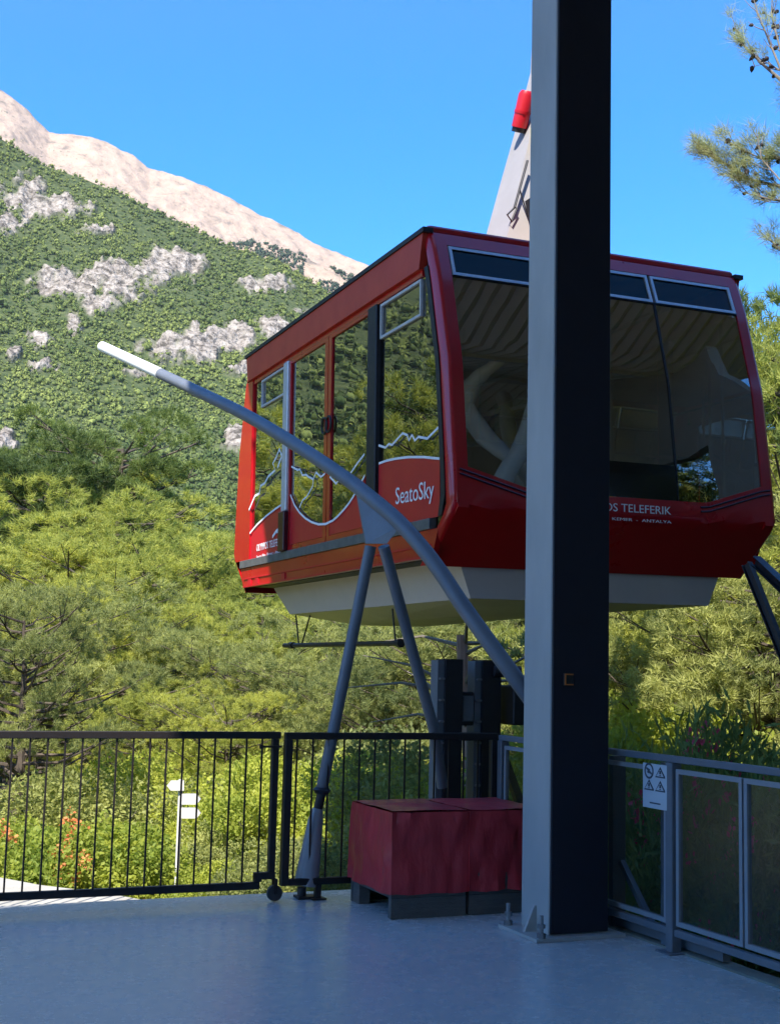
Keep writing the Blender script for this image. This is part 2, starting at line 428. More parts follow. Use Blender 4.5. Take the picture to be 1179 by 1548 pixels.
def terrain_material():
    m = bpy.data.materials.new('hillside earth and limestone'); m.use_nodes = True
    n = m.node_tree.nodes; l = m.node_tree.links; p = n['Principled BSDF']
    p.inputs['Roughness'].default_value = 0.95; p.inputs['Specular IOR Level'].default_value = 0.1
    g = n.new('ShaderNodeNewGeometry')
    rc, rf = rock_nodes(n, l, g.outputs['Position'], (0.075, 0.065, 0.052), (0.21, 0.18, 0.15), (0.345, 0.305, 0.26), 0.14)
    t = n.new('ShaderNodeTexNoise'); t.inputs['Scale'].default_value = 0.25; t.inputs['Detail'].default_value = 8
    l.new(g.outputs['Position'], t.inputs['Vector'])
    r = n.new('ShaderNodeValToRGB'); e = r.color_ramp.elements
    e[0].position = 0.35; e[0].color = (0.036, 0.054, 0.020, 1); e[1].position = 0.78; e[1].color = (0.100, 0.115, 0.045, 1)
    l.new(t.outputs['Fac'], r.inputs['Fac'])
    a = n.new('ShaderNodeAttribute'); a.attribute_name = 'rock'
    mx = n.new('ShaderNodeMix'); mx.data_type = 'RGBA'
    l.new(a.outputs['Fac'], mx.inputs[0]); l.new(r.outputs['Color'], mx.inputs[6]); l.new(rc, mx.inputs[7])
    l.new(mx.outputs[2], p.inputs['Base Color'])
    b = n.new('ShaderNodeBump'); b.inputs['Strength'].default_value = 1.0; b.inputs['Distance'].default_value = 5.0
    t2 = n.new('ShaderNodeTexNoise'); t2.inputs['Scale'].default_value = 0.22; t2.inputs['Detail'].default_value = 8
    l.new(g.outputs['Position'], t2.inputs['Vector'])
    mu = n.new('ShaderNodeMath'); mu.operation = 'MULTIPLY'; l.new(t2.outputs['Fac'], mu.inputs[0]); l.new(a.outputs['Fac'], mu.inputs[1])
    l.new(mu.outputs[0], b.inputs['Height']); l.new(b.outputs[0], p.inputs['Normal'])
    return m

def bare_material():
    m = bpy.data.materials.new('bare summit scree'); m.use_nodes = True
    n = m.node_tree.nodes; l = m.node_tree.links; p = n['Principled BSDF']
    p.inputs['Roughness'].default_value = 0.95; p.inputs['Specular IOR Level'].default_value = 0.1
    g = n.new('ShaderNodeNewGeometry')
    t = n.new('ShaderNodeTexNoise'); t.inputs['Scale'].default_value = 0.020; t.inputs['Detail'].default_value = 11
    t.inputs['Roughness'].default_value = 0.66
    l.new(g.outputs['Position'], t.inputs['Vector'])
    r = n.new('ShaderNodeValToRGB'); e = r.color_ramp.elements
    e[0].position = 0.32; e[0].color = (0.17, 0.14, 0.11, 1); e[1].position = 0.62; e[1].color = (0.39, 0.29, 0.215, 1)
    k = e.new(0.45); k.color = (0.34, 0.25, 0.185, 1)
    l.new(t.outputs['Fac'], r.inputs['Fac'])
    v = n.new('ShaderNodeTexNoise'); v.inputs['Scale'].default_value = 0.10; v.inputs['Detail'].default_value = 5   # scattered dwarf scrub
    l.new(g.outputs['Position'], v.inputs['Vector'])
    vr = n.new('ShaderNodeValToRGB'); vr.color_ramp.elements[0].position = 0.62; vr.color_ramp.elements[1].position = 0.70
    l.new(v.outputs['Fac'], vr.inputs['Fac'])
    a = n.new('ShaderNodeAttribute'); a.attribute_name = 'rock'
    mu = n.new('ShaderNodeMath'); mu.operation = 'MULTIPLY'; l.new(vr.outputs['Color'], mu.inputs[0]); l.new(a.outputs['Fac'], mu.inputs[1])
    mx = n.new('ShaderNodeMix'); mx.data_type = 'RGBA'; mx.inputs[7].default_value = (0.13, 0.13, 0.085, 1)
    l.new(mu.outputs[0], mx.inputs[0]); l.new(r.outputs['Color'], mx.inputs[6])
    l.new(mx.outputs[2], p.inputs['Base Color'])
    b = n.new('ShaderNodeBump'); b.inputs['Strength'].default_value = 0.8; b.inputs['Distance'].default_value = 16.0
    l.new(t.outputs['Fac'], b.inputs['Height']); l.new(b.outputs[0], p.inputs['Normal'])
    return m

def rough_add(X, Y, mask, amp=9.0):
    rn = np.abs(fbm(X, Y, 15, 4, 2.0)) * -2.2 + 0.6 + .6 * fbm(X, Y, 60, 2, 4.0)
    return np.clip(mask * 1.6, 0, 1) * (amp * .8 * rn + 1.2)

ths = np.radians(np.concatenate([np.arange(-180, -24, 3.0), np.arange(-24, 24, 0.1), np.arange(24, 180.1, 3.0)]))
rs = np.concatenate([np.array([1.5, 4, 6.5, 8]), np.geomspace(9, 480, 60), np.linspace(490, 1290, 330), np.linspace(1294, 1340, 12), np.linspace(1380, 1850, 14)])
Rg, Tg = np.meshgrid(rs, ths, indexing='ij')
X = Rg * np.sin(Tg); Y = Rg * np.cos(Tg); Z = ground_h(X, Y)
px_, py_ = vproj(X, Y, Z)
rm = rock_mask(px_, py_) * np.clip((Rg - 450) / 50, 0, 1)
Z = Z + rough_add(X, Y, rm)
grid_mesh('ground', X, Y, Z, terrain_material(), rm, kind='structure')

# bare summit ridge and the spur in front of it
ths = np.radians(np.arange(-40, 28, 0.085)); rs = np.concatenate([np.linspace(2000, 3400, 150), np.linspace(3420, 3900, 8)])
Rg, Tg = np.meshgrid(rs, ths, indexing='ij'); X = Rg * np.sin(Tg); Y = Rg * np.cos(Tg)
e = np.interp(np.degrees(Tg), az2, te2); s = np.clip((Rg - 1900) / 1500, 0, 1)
Z = Rg * e * (0.45 + 0.55 * s) * np.where(Rg > 3400, 1 - (Rg - 3400) / 1500, 1)
gul = np.abs(fbm(X, Y, 170, 5, 6.0))
Z = Z + (-70 * gul + 22 + 30 * fbm(X, Y, 90, 3, 1.0)) * np.clip((3400 - Rg) / 500, 0.05, 1) + 16 * fbm(X, Y, 34, 4, 2.0) * np.clip((3450 - Rg) / 200, 0.45, 1)
pxx, pyy = vproj(X, Y, Z)
scrub = np.clip((260 - pxx) / 180, 0.12, 1) * np.clip((pyy - (120 + pxx * 0.5)) / 60, 0, 1) + 0.15
grid_mesh('mountain', X, Y, Z, bare_material(), scrub, kind='structure')

ths = np.radians(np.arange(-16, 16, 0.1)); rs = np.concatenate([np.linspace(1500, 2100, 90), np.linspace(2110, 2300, 6)])
Rg, Tg = np.meshgrid(rs, ths, indexing='ij'); XS = Rg * np.sin(Tg); YS = Rg * np.cos(Tg)
def spur_h(X, Y):
    r = np.hypot(X, Y); e = np.interp(np.degrees(np.arctan2(X, Y)), az3, te3)
    return r * e * (0.5 + 0.5 * np.clip((r - 1500) / 600, 0, 1)) * np.where(r > 2100, 1 - (r - 2100) / 700, 1) + 9 * fbm(X, Y, 60, 4, 9.0)
ZS = spur_h(XS, YS)
grid_mesh('hill', XS, YS, ZS, bare_material(), np.full_like(XS, 0.9), kind='structure')

# ---- forest covering the mountainside: each tree a lumpy core with loose foliage faces
ico_v = np.array([(0, 0, 1)] + [(0.894 * math.cos(2 * math.pi * k / 5), 0.894 * math.sin(2 * math.pi * k / 5), 0.447) for k in range(5)] +
                 [(0.894 * math.cos(2 * math.pi * (k + .5) / 5), 0.894 * math.sin(2 * math.pi * (k + .5) / 5), -0.447) for k in range(5)] + [(0, 0, -1)])
ico_f = np.array([(0, 1 + k, 1 + (k + 1) % 5) for k in range(5)] + [(1 + k, 6 + k, 1 + (k + 1) % 5) for k in range(5)] +
                 [(6 + k, 6 + (k + 1) % 5, 1 + (k + 1) % 5) for k in range(5)] + [(11, 6 + (k + 1) % 5, 6 + k) for k in range(5)])

def forest_mesh(name, pos, rad, hgt, tint, m, ntri=12, fs=.50):
    N = len(pos)
    core = ico_v[None] * rng.uniform(0.62, 1.05, (N, 12, 1))
    core = core * np.stack([rad * .8, rad * .8, hgt * .5 * .85], -1)[:, None, :]
    core[..., 2] += (hgt * 0.5)[:, None]
    cv = core + pos[:, None, :]
    cf = ico_f[None] + (np.arange(N) * 12)[:, None, None]
    d = rng.normal(size=(N, ntri, 3)); d /= np.linalg.norm(d, axis=-1, keepdims=True)
    d[..., 2] = np.where(d[..., 2] < -0.3, -d[..., 2], d[..., 2])
    lump = rng.uniform(0.80, 1.18, (N, ntri, 1))
    c = d * lump * np.stack([rad, rad, hgt * .5], -1)[:, None, :]
    c[..., 2] += (hgt * 0.5)[:, None]; c = c + pos[:, None, :]
    sz = (rad * fs)[:, None, None, None] * rng.uniform(0.6, 1.3, (N, ntri, 1, 1))
    tri = rng.normal(size=(N, ntri, 3, 3)) * 0.62 * sz
    tv = c[:, :, None, :] + tri
    V = np.concatenate([cv.reshape(-1, 3), tv.reshape(-1, 3)]).astype(np.float32)
    k0 = N * 12
    F = np.concatenate([cf.reshape(-1, 3), (k0 + np.arange(N * ntri * 3)).reshape(-1, 3)]).astype(np.int32)
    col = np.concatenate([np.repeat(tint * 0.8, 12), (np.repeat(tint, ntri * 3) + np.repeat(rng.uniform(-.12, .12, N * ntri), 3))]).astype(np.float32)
    me = bpy.data.meshes.new(name)
    me.vertices.add(len(V)); me.vertices.foreach_set('co', V.ravel())
    me.loops.add(F.size); me.loops.foreach_set('vertex_index', F.ravel())
    me.polygons.add(len(F)); me.polygons.foreach_set('loop_start', (np.arange(len(F)) * 3).astype(np.int32))
    me.polygons.foreach_set('loop_total', np.full(len(F), 3, np.int32)); me.update(calc_edges=True)
    a = me.attributes.new('tint', 'FLOAT', 'POINT'); a.data.foreach_set('value', col)
    me.materials.append(m)
    o = bpy.data.objects.new(name, me); COL.objects.link(o)
    return o

def forest_mat(name, cA, cB):
    m = bpy.data.materials.new(name); m.use_nodes = True
    n = m.node_tree.nodes; l = m.node_tree.links; p = n['Principled BSDF']
    p.inputs['Roughness'].default_value = 0.9; p.inputs['Specular IOR Level'].default_value = 0.1
    a = n.new('ShaderNodeAttribute'); a.attribute_name = 'tint'
    r = n.new('ShaderNodeValToRGB'); r.color_ramp.elements[0].color = (*cA, 1); r.color_ramp.elements[1].color = (*cB, 1)
    l.new(a.outputs['Fac'], r.inputs['Fac']); l.new(r.outputs['Color'], p.inputs['Base Color'])
    return m

def slope_points(N, azlo, azhi, rlo, rhi, p=1.0):
    th = np.radians(rng.uniform(azlo, azhi, N)); r = rlo + (rhi - rlo) * rng.uniform(0, 1, N) ** p
    return r * np.sin(th), r * np.cos(th)

fx, fy = slope_points(52000, -21, 21, 535, 1312, 1.0)
fz = ground_h(fx, fy); qx, qy = vproj(fx, fy, fz)
rmk = rock_mask(qx, qy)
dens = fbm(fx, fy, 50, 3, 12.0)
keep = (rng.uniform(0, 1, len(fx)) > rmk * 1.12) & (rng.uniform(0, 1, len(fx)) > np.clip(dens * 1.1 - 0.25, 0, .5)) & (qx > -160) & (qx < 1330)
fx, fy, fz = fx[keep], fy[keep], fz[keep] + rough_add(fx[keep], fy[keep], rmk[keep]) * 0.8
N = len(fx); rad = rng.uniform(1.1, 2.3, N) * rng.uniform(0.8, 1.1, N) * np.where(rng.uniform(0, 1, N) < .14, 1.55, 1.0); hg = rad * rng.uniform(1.7, 2.6, N)
tint = np.clip(0.48 + 0.55 * fbm(fx, fy, 150, 4, 20.0) + rng.uniform(-.35, .35, N), 0, 1)
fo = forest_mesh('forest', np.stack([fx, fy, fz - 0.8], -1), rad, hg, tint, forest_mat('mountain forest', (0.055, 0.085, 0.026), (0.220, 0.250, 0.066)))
fo['kind'] = 'stuff'
fx, fy = slope_points(1500, -160, -66, 300, 1300); hx, hy = slope_points(9000, -66, -21, 330, 1300); fx = np.concatenate([fx, hx]); fy = np.concatenate([fy, hy]); gx, gy = slope_points(1200, 21, 160, 300, 1300)
fx = np.concatenate([fx, gx]); fy = np.concatenate([fy, gy])
N = len(fx); rad = rng.uniform(2.8, 5.5, N)
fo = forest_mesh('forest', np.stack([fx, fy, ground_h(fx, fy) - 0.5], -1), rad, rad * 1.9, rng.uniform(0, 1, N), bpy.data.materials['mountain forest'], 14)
fo['kind'] = 'stuff'
fx, fy = slope_points(7000, -10, 3, 1600, 2110, 0.7); fz = spur_h(fx, fy)
keep = fbm(fx, fy, 45, 3, 2.0) > -0.22
fx, fy, fz = fx[keep], fy[keep], fz[keep]; N = len(fx); rad = rng.uniform(2.2, 4.2, N)
fo = forest_mesh('forest', np.stack([fx, fy, fz - 0.5], -1), rad, rad * 2.0, rng.uniform(0, .8, N), forest_mat('far forest', (0.035, 0.055, 0.035), (0.08, 0.105, 0.060)), 8)
fo['kind'] = 'stuff'
# tree belt on the valley floor between the gardens and the slope
fx, fy = slope_points(3600, -60, 40, 75, 540, 1.2); N = len(fx); rad = rng.uniform(1.8, 3.4, N) * np.interp(np.hypot(fx, fy), [75, 540], [1.0, 1.9])
fo = forest_mesh('forest', np.stack([fx, fy, ground_h(fx, fy) - 0.8], -1), rad, rad * 2.1, rng.uniform(.2, 1, N), bpy.data.materials['mountain forest'], 90, .26)
fo['kind'] = 'stuff'

# ================================================================== NEAR TREES
def tris_mesh(name, T, m, extra=None):
    V = T.reshape(-1, 3).astype(np.float32); nF = len(V) // 3
    me = bpy.data.meshes.new(name); me.vertices.add(len(V)); me.vertices.foreach_set('co', V.ravel())
    me.loops.add(len(V)); me.loops.foreach_set('vertex_index', np.arange(len(V), dtype=np.int32))
    me.polygons.add(nF); me.polygons.foreach_set('loop_start', (np.arange(nF) * 3).astype(np.int32))
    me.polygons.foreach_set('loop_total', np.full(nF, 3, np.int32)); me.update(calc_edges=True)
    me.materials.append(m); return me

def needles(C, D, per, L, w, spread=1.0, r=rng):
    N = len(C)
    d = D[:, None, :] * 0.75 + r.normal(size=(N, per, 3)) * 0.62 * spread
    d /= np.linalg.norm(d, axis=-1, keepdims=True)
    ln = L * r.uniform(0.6, 1.15, (N, per, 1))
    c = C[:, None, :] + r.normal(size=(N, per, 3)) * L * 0.22
    x = np.cross(d, r.normal(size=(N, per, 3))); x /= np.linalg.norm(x, axis=-1, keepdims=True)
    return np.stack([c - x * w, c + x * w, c + d * ln], 2).reshape(-1, 3, 3)

def leaves(C, D, per, L, w, spread=1.0, r=rng):
    N = len(C)
    d = D[:, None, :] * 0.6 + r.normal(size=(N, per, 3)) * 0.7 * spread
    d /= np.linalg.norm(d, axis=-1, keepdims=True)
    ln = L * r.uniform(0.6, 1.2, (N, per, 1)); c = C[:, None, :] + r.normal(size=(N, per, 3)) * L * 0.6
    x = np.cross(d, r.normal(size=(N, per, 3))); x /= np.linalg.norm(x, axis=-1, keepdims=True)
    p0 = c; p1 = c + d * ln * .5 + x * w; p2 = c + d * ln; p3 = c + d * ln * .5 - x * w
    return np.concatenate([np.stack([p0, p1, p2], 2).reshape(-1, 3, 3), np.stack([p0, p2, p3], 2).reshape(-1, 3, 3)])

def pine_proto(seed, H, R, pads, tufts, per, L, w, leafy=False, low=0.2):
    """an irregular pine: trunk, limbs, and pads of needle tufts carried at the limb ends"""
    r = np.random.default_rng(seed); wood = MB()
    lean = r.uniform(-.06, .06, 2)
    tr = [(lean[0] * H * t * t + r.uniform(-.05, .05), lean[1] * H * t * t + r.uniform(-.05, .05), H * 0.93 * t) for t in np.linspace(0, 1, 7)]
    wood.tube(tr, [0.028 * H * (1 - .85 * t) + .01 for t in np.linspace(0, 1, 7)], 7)
    C = []; D = []
    for k in range(pads):
        t = low + (1 - low) * (k + r.uniform(0, 1)) / pads
        ang = k * 2.4 + r.uniform(-.5, .5)
        prof = (math.sin(min(1.0, (t - low) / (1 - low) * 1.15 + .28) * math.pi * 0.80) + 0.12)
        ln = R * prof * r.uniform(0.38, 1.12)
        i = min(5, int(t * 6)); base = Vector(tr[i]).lerp(Vector(tr[i + 1]), t * 6 - i)
        end = base + Vector((math.cos(ang) * ln, math.sin(ang) * ln, ln * r.uniform(0.10, 0.5)))
        mid = base.lerp(end, .5) + Vector((0, 0, -ln * .07))
        wood.tube([base, mid, end], [0.009 * H * (1 - .5 * t), 0.006 * H * (1 - .5 * t), 0.002 * H], 5, cap=False)
        pr = R * r.uniform(0.14, 0.28)
        nt = max(5, int(tufts * r.uniform(.8, 1.2) * (pr / (R * .2)) ** 1.6))
        q = r.normal(size=(nt, 3)); q /= np.linalg.norm(q, axis=1, keepdims=True)
        q[:, 2] = np.where(q[:, 2] < -.25, -q[:, 2], q[:, 2]); q *= r.uniform(0.80, 1.08, (nt, 1))
        c = np.array(end)[None] + q * np.array([pr, pr, pr * .70])
        C.append(c); dd = q * .8 + np.array([0, 0, .45]); D.append(dd / np.linalg.norm(dd, axis=1, keepdims=True))
        for j in range(2):
            e = Vector(c[r.integers(0, nt)]); wood.tube([mid.lerp(end, r.uniform(.3, .9)), e], [0.002 * H, 0.0008 * H], 4, cap=False)
    C = np.concatenate(C); D = np.concatenate(D)
    T = (leaves if leafy else needles)(C, D, per, L, w, 1.0, r)
    return wood, T, H

def shrub_proto(seed, H, R, lumps, tufts, per, L, w, blossom=0, up=0.5):
    r = np.random.default_rng(seed); wood = MB(); C = []; D = []; bl = []
    for k in range(lumps):
        ang = r.uniform(0, 6.28); rr = R * math.sqrt(r.uniform(0, 1)) * .8; z = H * r.uniform(.25, .86) * (1 - .35 * (rr / R) ** 2)
        c0 = np.array([math.cos(ang) * rr, math.sin(ang) * rr, z]); pr = R * r.uniform(.20, .38)
        wood.tube([(c0[0] * .12, c0[1] * .12, 0), (c0[0] * .55, c0[1] * .55, z * .55), tuple(c0)], [.010 * H, .007 * H, .002 * H], 4, cap=False)
        nt = int(tufts * r.uniform(.7, 1.3))
        q = r.normal(size=(nt, 3)); q /= np.linalg.norm(q, axis=1, keepdims=True); q *= r.uniform(.5, 1, (nt, 1)) ** .6
        c = c0 + q * np.array([pr, pr, pr * .85]); c[:, 2] = np.abs(c[:, 2]) + .03
        C.append(c); dd = q * .6 + np.array([0, 0, up]); D.append(dd / np.linalg.norm(dd, axis=1, keepdims=True))
        if blossom and r.uniform() < blossom:
            o = q[np.argmax(q[:, 2] - q[:, 1] * .5)]; bl.append(c0 + o * np.array([pr, pr, pr * .85]) * 1.05)
    T = leaves(np.concatenate(C), np.concatenate(D), per, L, w, 1.0, r)
    return wood, T, H, np.array(bl)

def make_plant(kind, crown_name, wood, T, crown_m, wood_m, bl=None, bl_m=None, L=.1):
    w = wood.build('trunk' if crown_name == 'crown' else 'stem', wood_m, None, frame=False)
    cm = tris_mesh(kind + ' foliage', T, crown_m)
    meshes = [(w.name.split('.')[0], w.data), (crown_name, cm)]
    bpy.data.objects.remove(w)
    if bl is not None and len(bl):
        r = np.random.default_rng(3)
        BT = leaves(np.repeat(bl, 6, 0) + r.normal(size=(len(bl) * 6, 3)) * L * .9, np.tile([0, 0, 1.0], (len(bl) * 6, 1)), 9, L * .5, L * .22, 1.4, r)
        meshes.append(('blossom', tris_mesh(kind + ' blossom', BT, bl_m)))
    return meshes

def plant(name, label, cat, meshes, x, y, z, s, rot, group=None, sz=1.0):
    o = bpy.data.objects.new(name, None); COL.objects.link(o)
    o.location = (x, y, z); o.rotation_euler = (0, 0, rot); o.scale = (s * sz, s * sz, s)
    o['label'] = label; o['category'] = cat
    if group: o['group'] = group
    for nm, me in meshes:
        c = bpy.data.objects.new(nm, me); COL.objects.link(c); c.parent = o
    return o

PINES = {}
for key, seed, H, R, pads, tuf, m in [('A', 11, 8, 2.9, 74, 26, 'pine_dark'), ('B', 12, 8, 3.3, 44, 26, 'pine_light'), ('C', 13, 7, 3.5, 46, 24, 'pine_light'),
                                      ('D', 14, 9, 2.8, 70, 24, 'pine_dark'), ('E', 15, 6, 3.6, 44, 26, 'shrub_green'), ('F', 16, 8, 3.2, 30, 24, 'shrub_green')]:
    wo, T, H_ = pine_proto(seed, H, R, int(pads * 1.45), int(tuf * 1.25), 40, 0.165, 0.0092, low=.42 if key == 'F' else .2)
    PINES[key] = (make_plant('pine ' + key, 'crown', wo, T, M[m], M['bark']), H)
SHR = {}
for key, seed, H, R, lumps, tuf, per, L, w, m, bl, bm in [
        ('Y', 31, 3, 1.9, 40, 78, 9, .095, .026, 'shrub_yellow', 0, None), ('G', 32, 3, 2.0, 40, 78, 9, .095, .024, 'shrub_green', 0, None),
        ('F', 33, 2, 1.5, 36, 66, 8, .085, .026, 'shrub_yellow', .24, 'coral'), ('O', 34, 2.4, 1.4, 34, 34, 7, .24, .018, 'oleander', .55, 'pink'),
        ('P', 35, 2.4, 1.5, 30, 34, 7, .22, .02, 'oleander', .2, 'pink')]:
    wo, T, H_, blp = shrub_proto(seed, H, R, lumps, tuf, per, L, w, bl, .8 if key in 'OP' else .5)
    SHR[key] = (make_plant('shrub ' + key, 'foliage', wo, T, M[m], M['twig'], blp, M[bm] if bm else None, .12 if key == 'F' else .13), H)

def place(kind, key, px, ytop, depth, label, name, cat, group=None, wide=1.0, rot=None):
    p = at(px, ytop, depth); g = float(ground_h(p[0], p[1])) - 0.05
    meshes, H = kind[key]; s = max(.2, (p[2] - g) / H)
    return plant(name, label, cat, meshes, p[0], p[1], g, s, random.uniform(0, 6.28) if rot is None else rot, group, wide)

# each wood has one group; labels say where along it a tree stands
def spot(px):
    return ('far left' if px < 110 else 'left' if px < 250 else 'left centre' if px < 420 else 'centre' if px < 620 else 'right centre' if px < 880 else 'right')
PT = [  # key, x of the crown, y of the top, distance, width, label
    ('D', 185, 636, 58, .95, 'tall dark pine rising highest of the wood on the left'),
    ('A', 95, 715, 58, 1.25, 'dark pine with broad crown left of the tallest pine'),
    ('D', 10, 700, 66, 1.2, 'dark pine at the left edge of the picture'),
    ('D', 250, 800, 64, 1.0, 'dark pine just right of the tallest pine'),
    ('B', 160, 745, 54, 1.35, 'green pine in front of the tallest pine on the left'),
    ('B', 325, 808, 50, 1.3, 'light green pine whose top stands left of the cabin floor'),
    ('B', 40, 812, 48, 1.2, 'yellow green pine low at the left edge below the dark pines'),
    ('C', 130, 868, 44, 1.3, 'yellow green spreading pine below the dark pines'),
    ('C', 225, 850, 46, 1.2, 'yellow green pine between the dark pines and the cabin'),
    ('B', 400, 862, 44, 1.2, 'light pine just left of the grey box under the cabin'),
    ('C', 470, 935, 38, 1.2, 'light pine behind the bar hung under the cabin'),
    ('C', 555, 945, 40, 1.2, 'light pine behind the top of the two pipe legs'),
    ('E', 640, 950, 36, 1.0, 'grey green pine behind the right pipe leg'),
    ('E', 760, 930, 34, 1.1, 'grey green pine behind the buffer stand'),
    ('E', 60, 925, 33, 1.2, 'grey green pine behind the left end of the gate'),
    ('C', 170, 940, 34, 1.1, 'light pine behind the left half of the gate'),
    ('B', 300, 930, 36, 1.2, 'light green pine above the middle of the gate'),
    ('E', 385, 985, 31, 1.1, 'grey green pine behind the gate latch'),
    ('F', 45, 905, 21, .9, 'grey green pine whose dark trunk shows behind the gate bars at far left'),
    ('B', 250, 1030, 29, 1.2, 'low light pine behind the white signpost'),
    ('E', 520, 1020, 28, 1.2, 'low grey green pine between the two pipe legs'),
    ('C', 340, 1070, 26, 1.1, 'low light pine right of the white signpost'),
    ('A', 1195, 470, 30, .75, 'tall pine beside the right edge of the cabin'),
    ('B', 1235, 500, 27, .9, 'tall light pine at the right edge of the picture'),
    ('E', 1115, 640, 32, 1.0, 'tall grey green pine behind the right side of the cabin'),
    ('E', 960, 850, 29, 1.2, 'grey green pine below the text on the cabin front'),
    ('B', 1050, 850, 26, 1.3, 'light pine under the right end of the cabin'),
    ('E', 1150, 860, 22, 1.2, 'grey green pine behind the dark struts at right'),
    ('C', 1010, 985, 23, 1.2, 'bright low pine above the right railing'),
    ('C', 930, 990, 24, 1.2, 'bright low pine just right of the column'),
    ('E', 1090, 960, 22, 1.2, 'grey green pine above the oleanders'),
    ('E', 850, 900, 30, 1.2, 'grey green pine behind the column'),
    ('E', 700, 985, 26, 1.0, 'low grey green pine behind the left post of the buffer stand')]
for key, px, yt, dep, wd, lab in PT:
    place(PINES, key, px, yt, dep, lab, 'pine_tree', 'tree', 'pines on the slope beyond the platform', wd)
ST = [('Y', 15, 1215, 17.5, 1.1, 'yellow green shrub at the left end of the gate'), ('F', 60, 1225, 15.5, 1.2, 'yellow shrub with coral blossom left of the signpost'),
      ('F', 10, 1245, 14.5, 1.1, 'coral flowering shrub at the left edge of the picture'), ('F', 120, 1235, 16, 1.2, 'yellow shrub with coral blossom behind the middle gate bars'),
      ('Y', 185, 1225, 17, 1.2, 'yellow shrub just left of the signpost'), ('G', 90, 1150, 21, 1.2, 'grey green shrub behind the left half of the gate'),
      ('F', 225, 1262, 17.5, 1.1, 'low flowering shrub at the foot of the signpost'), ('Y', 195, 1120, 23, 1.1, 'tall yellow green shrub behind the signpost'),
      ('G', 330, 1160, 22, 1.2, 'grey green shrub right of the signpost'), ('Y', 300, 1100, 27, 1.1, 'bright shrub above and behind the signpost'),
      ('G', 370, 1230, 17, 1.2, 'low grey green shrub behind the gate wheel'), ('Y', 400, 1115, 21, 1.1, 'bright green shrub behind the gate latch'),
      ('Y', 460, 1150, 18, 1.1, 'yellow green shrub behind the railing post'), ('G', 530, 1220, 14, 1.2, 'grey green shrub behind the left covered crate'),
      ('Y', 545, 1110, 20, 1.2, 'bright yellow green shrub between the pipe legs'), ('Y', 620, 1130, 17, 1.1, 'bright yellow green shrub behind the right pipe leg'),
      ('G', 590, 1080, 24, 1.1, 'grey green shrub above the middle of the railing'), ('G', 690, 1110, 16, 1.1, 'grey green shrub behind the buffer stand posts'),
      ('Y', 770, 1120, 15, 1.1, 'bright shrub right of the buffer stand'), ('G', 440, 1270, 13, 1.1, 'low green shrub at the foot of the pipe leg'),
      ('Y', 335, 1285, 14, 1.0, 'low yellow shrub right of the signpost foot'),
      ('Y', 940, 1010, 20, 1.0, 'bright yellow green shrub right of the column'), ('Y', 1010, 1035, 18.5, 1.0, 'bright yellow green shrub above the warning sign')]
for key, px, yt, dep, wd, lab in ST:
    place(SHR, key, px, yt, dep, lab, 'shrub', 'shrub', 'shrubs beyond the railing', wd)
OT = [('O', 1150, 1062, 9.6, .62, 'oleander with deep pink blossom rising above the right railing'), ('P', 1075, 1085, 10.4, .65, 'oleander left of the deep pink blossom'),
      ('O', 985, 1150, 11.2, .7, 'oleander seen through the panel with the warning sign'), ('P', 930, 1165, 12.5, .8, 'oleander directly right of the column'),
      ('P', 1225, 1110, 9.0, .6, 'oleander at the right edge of the picture'), ('O', 1040, 1150, 10.0, .6, 'pink flowering oleander behind the middle railing panel'),
      ('P', 1115, 1190, 9.4, .6, 'low oleander behind the right railing panel'), ('O', 1190, 1170, 8.8, .55, 'low pink oleander behind the railing at the right edge'),
      ('P', 1010, 1200, 12.5, .8, 'low oleander further back behind the warning sign')]
for key, px, yt, dep, wd, lab in OT:
    place(SHR, key, px, yt, dep, lab, 'oleander_bush', 'bush', 'oleanders along the right railing', wd)

# trees standing to the left and right outside the frame, seen in the cabin's glass and as its surroundings
k = 0
for azd in list(np.arange(-78, -31, 3.6)) + list(np.arange(-60, -32, 3.1)):
    d_ = random.uniform(24, 48); x_, y_ = d_ * math.sin(math.radians(azd)), d_ * math.cos(math.radians(azd))
    if x_ * UA[0] + y_ * UA[1] > -4 or y_ > 9:
        key = random.choice('ABCE'); s_ = random.uniform(1.1, 1.6)
        plant('pine_tree', 'pine of the wood continuing left of the picture', 'tree', PINES[key][0], x_, y_, float(ground_h(x_, y_)), s_, random.uniform(0, 6.28), 'pines left of the view', 1.15)
for azd in list(np.arange(31, 62, 6)) + [66, 74, 82, 90, 97]:
    d_ = random.uniform(18, 28) if azd < 64 else 16 + random.uniform(0, 3); x_, y_ = d_ * math.sin(math.radians(azd)), d_ * math.cos(math.radians(azd))
    plant('pine_tree', 'pine of the wood continuing right of the picture', 'tree', PINES[random.choice('ABE')][0], x_, y_, float(ground_h(x_, y_)), random.uniform(.9, 1.4), random.uniform(0, 6.28), 'pines right of the view', 1.1)

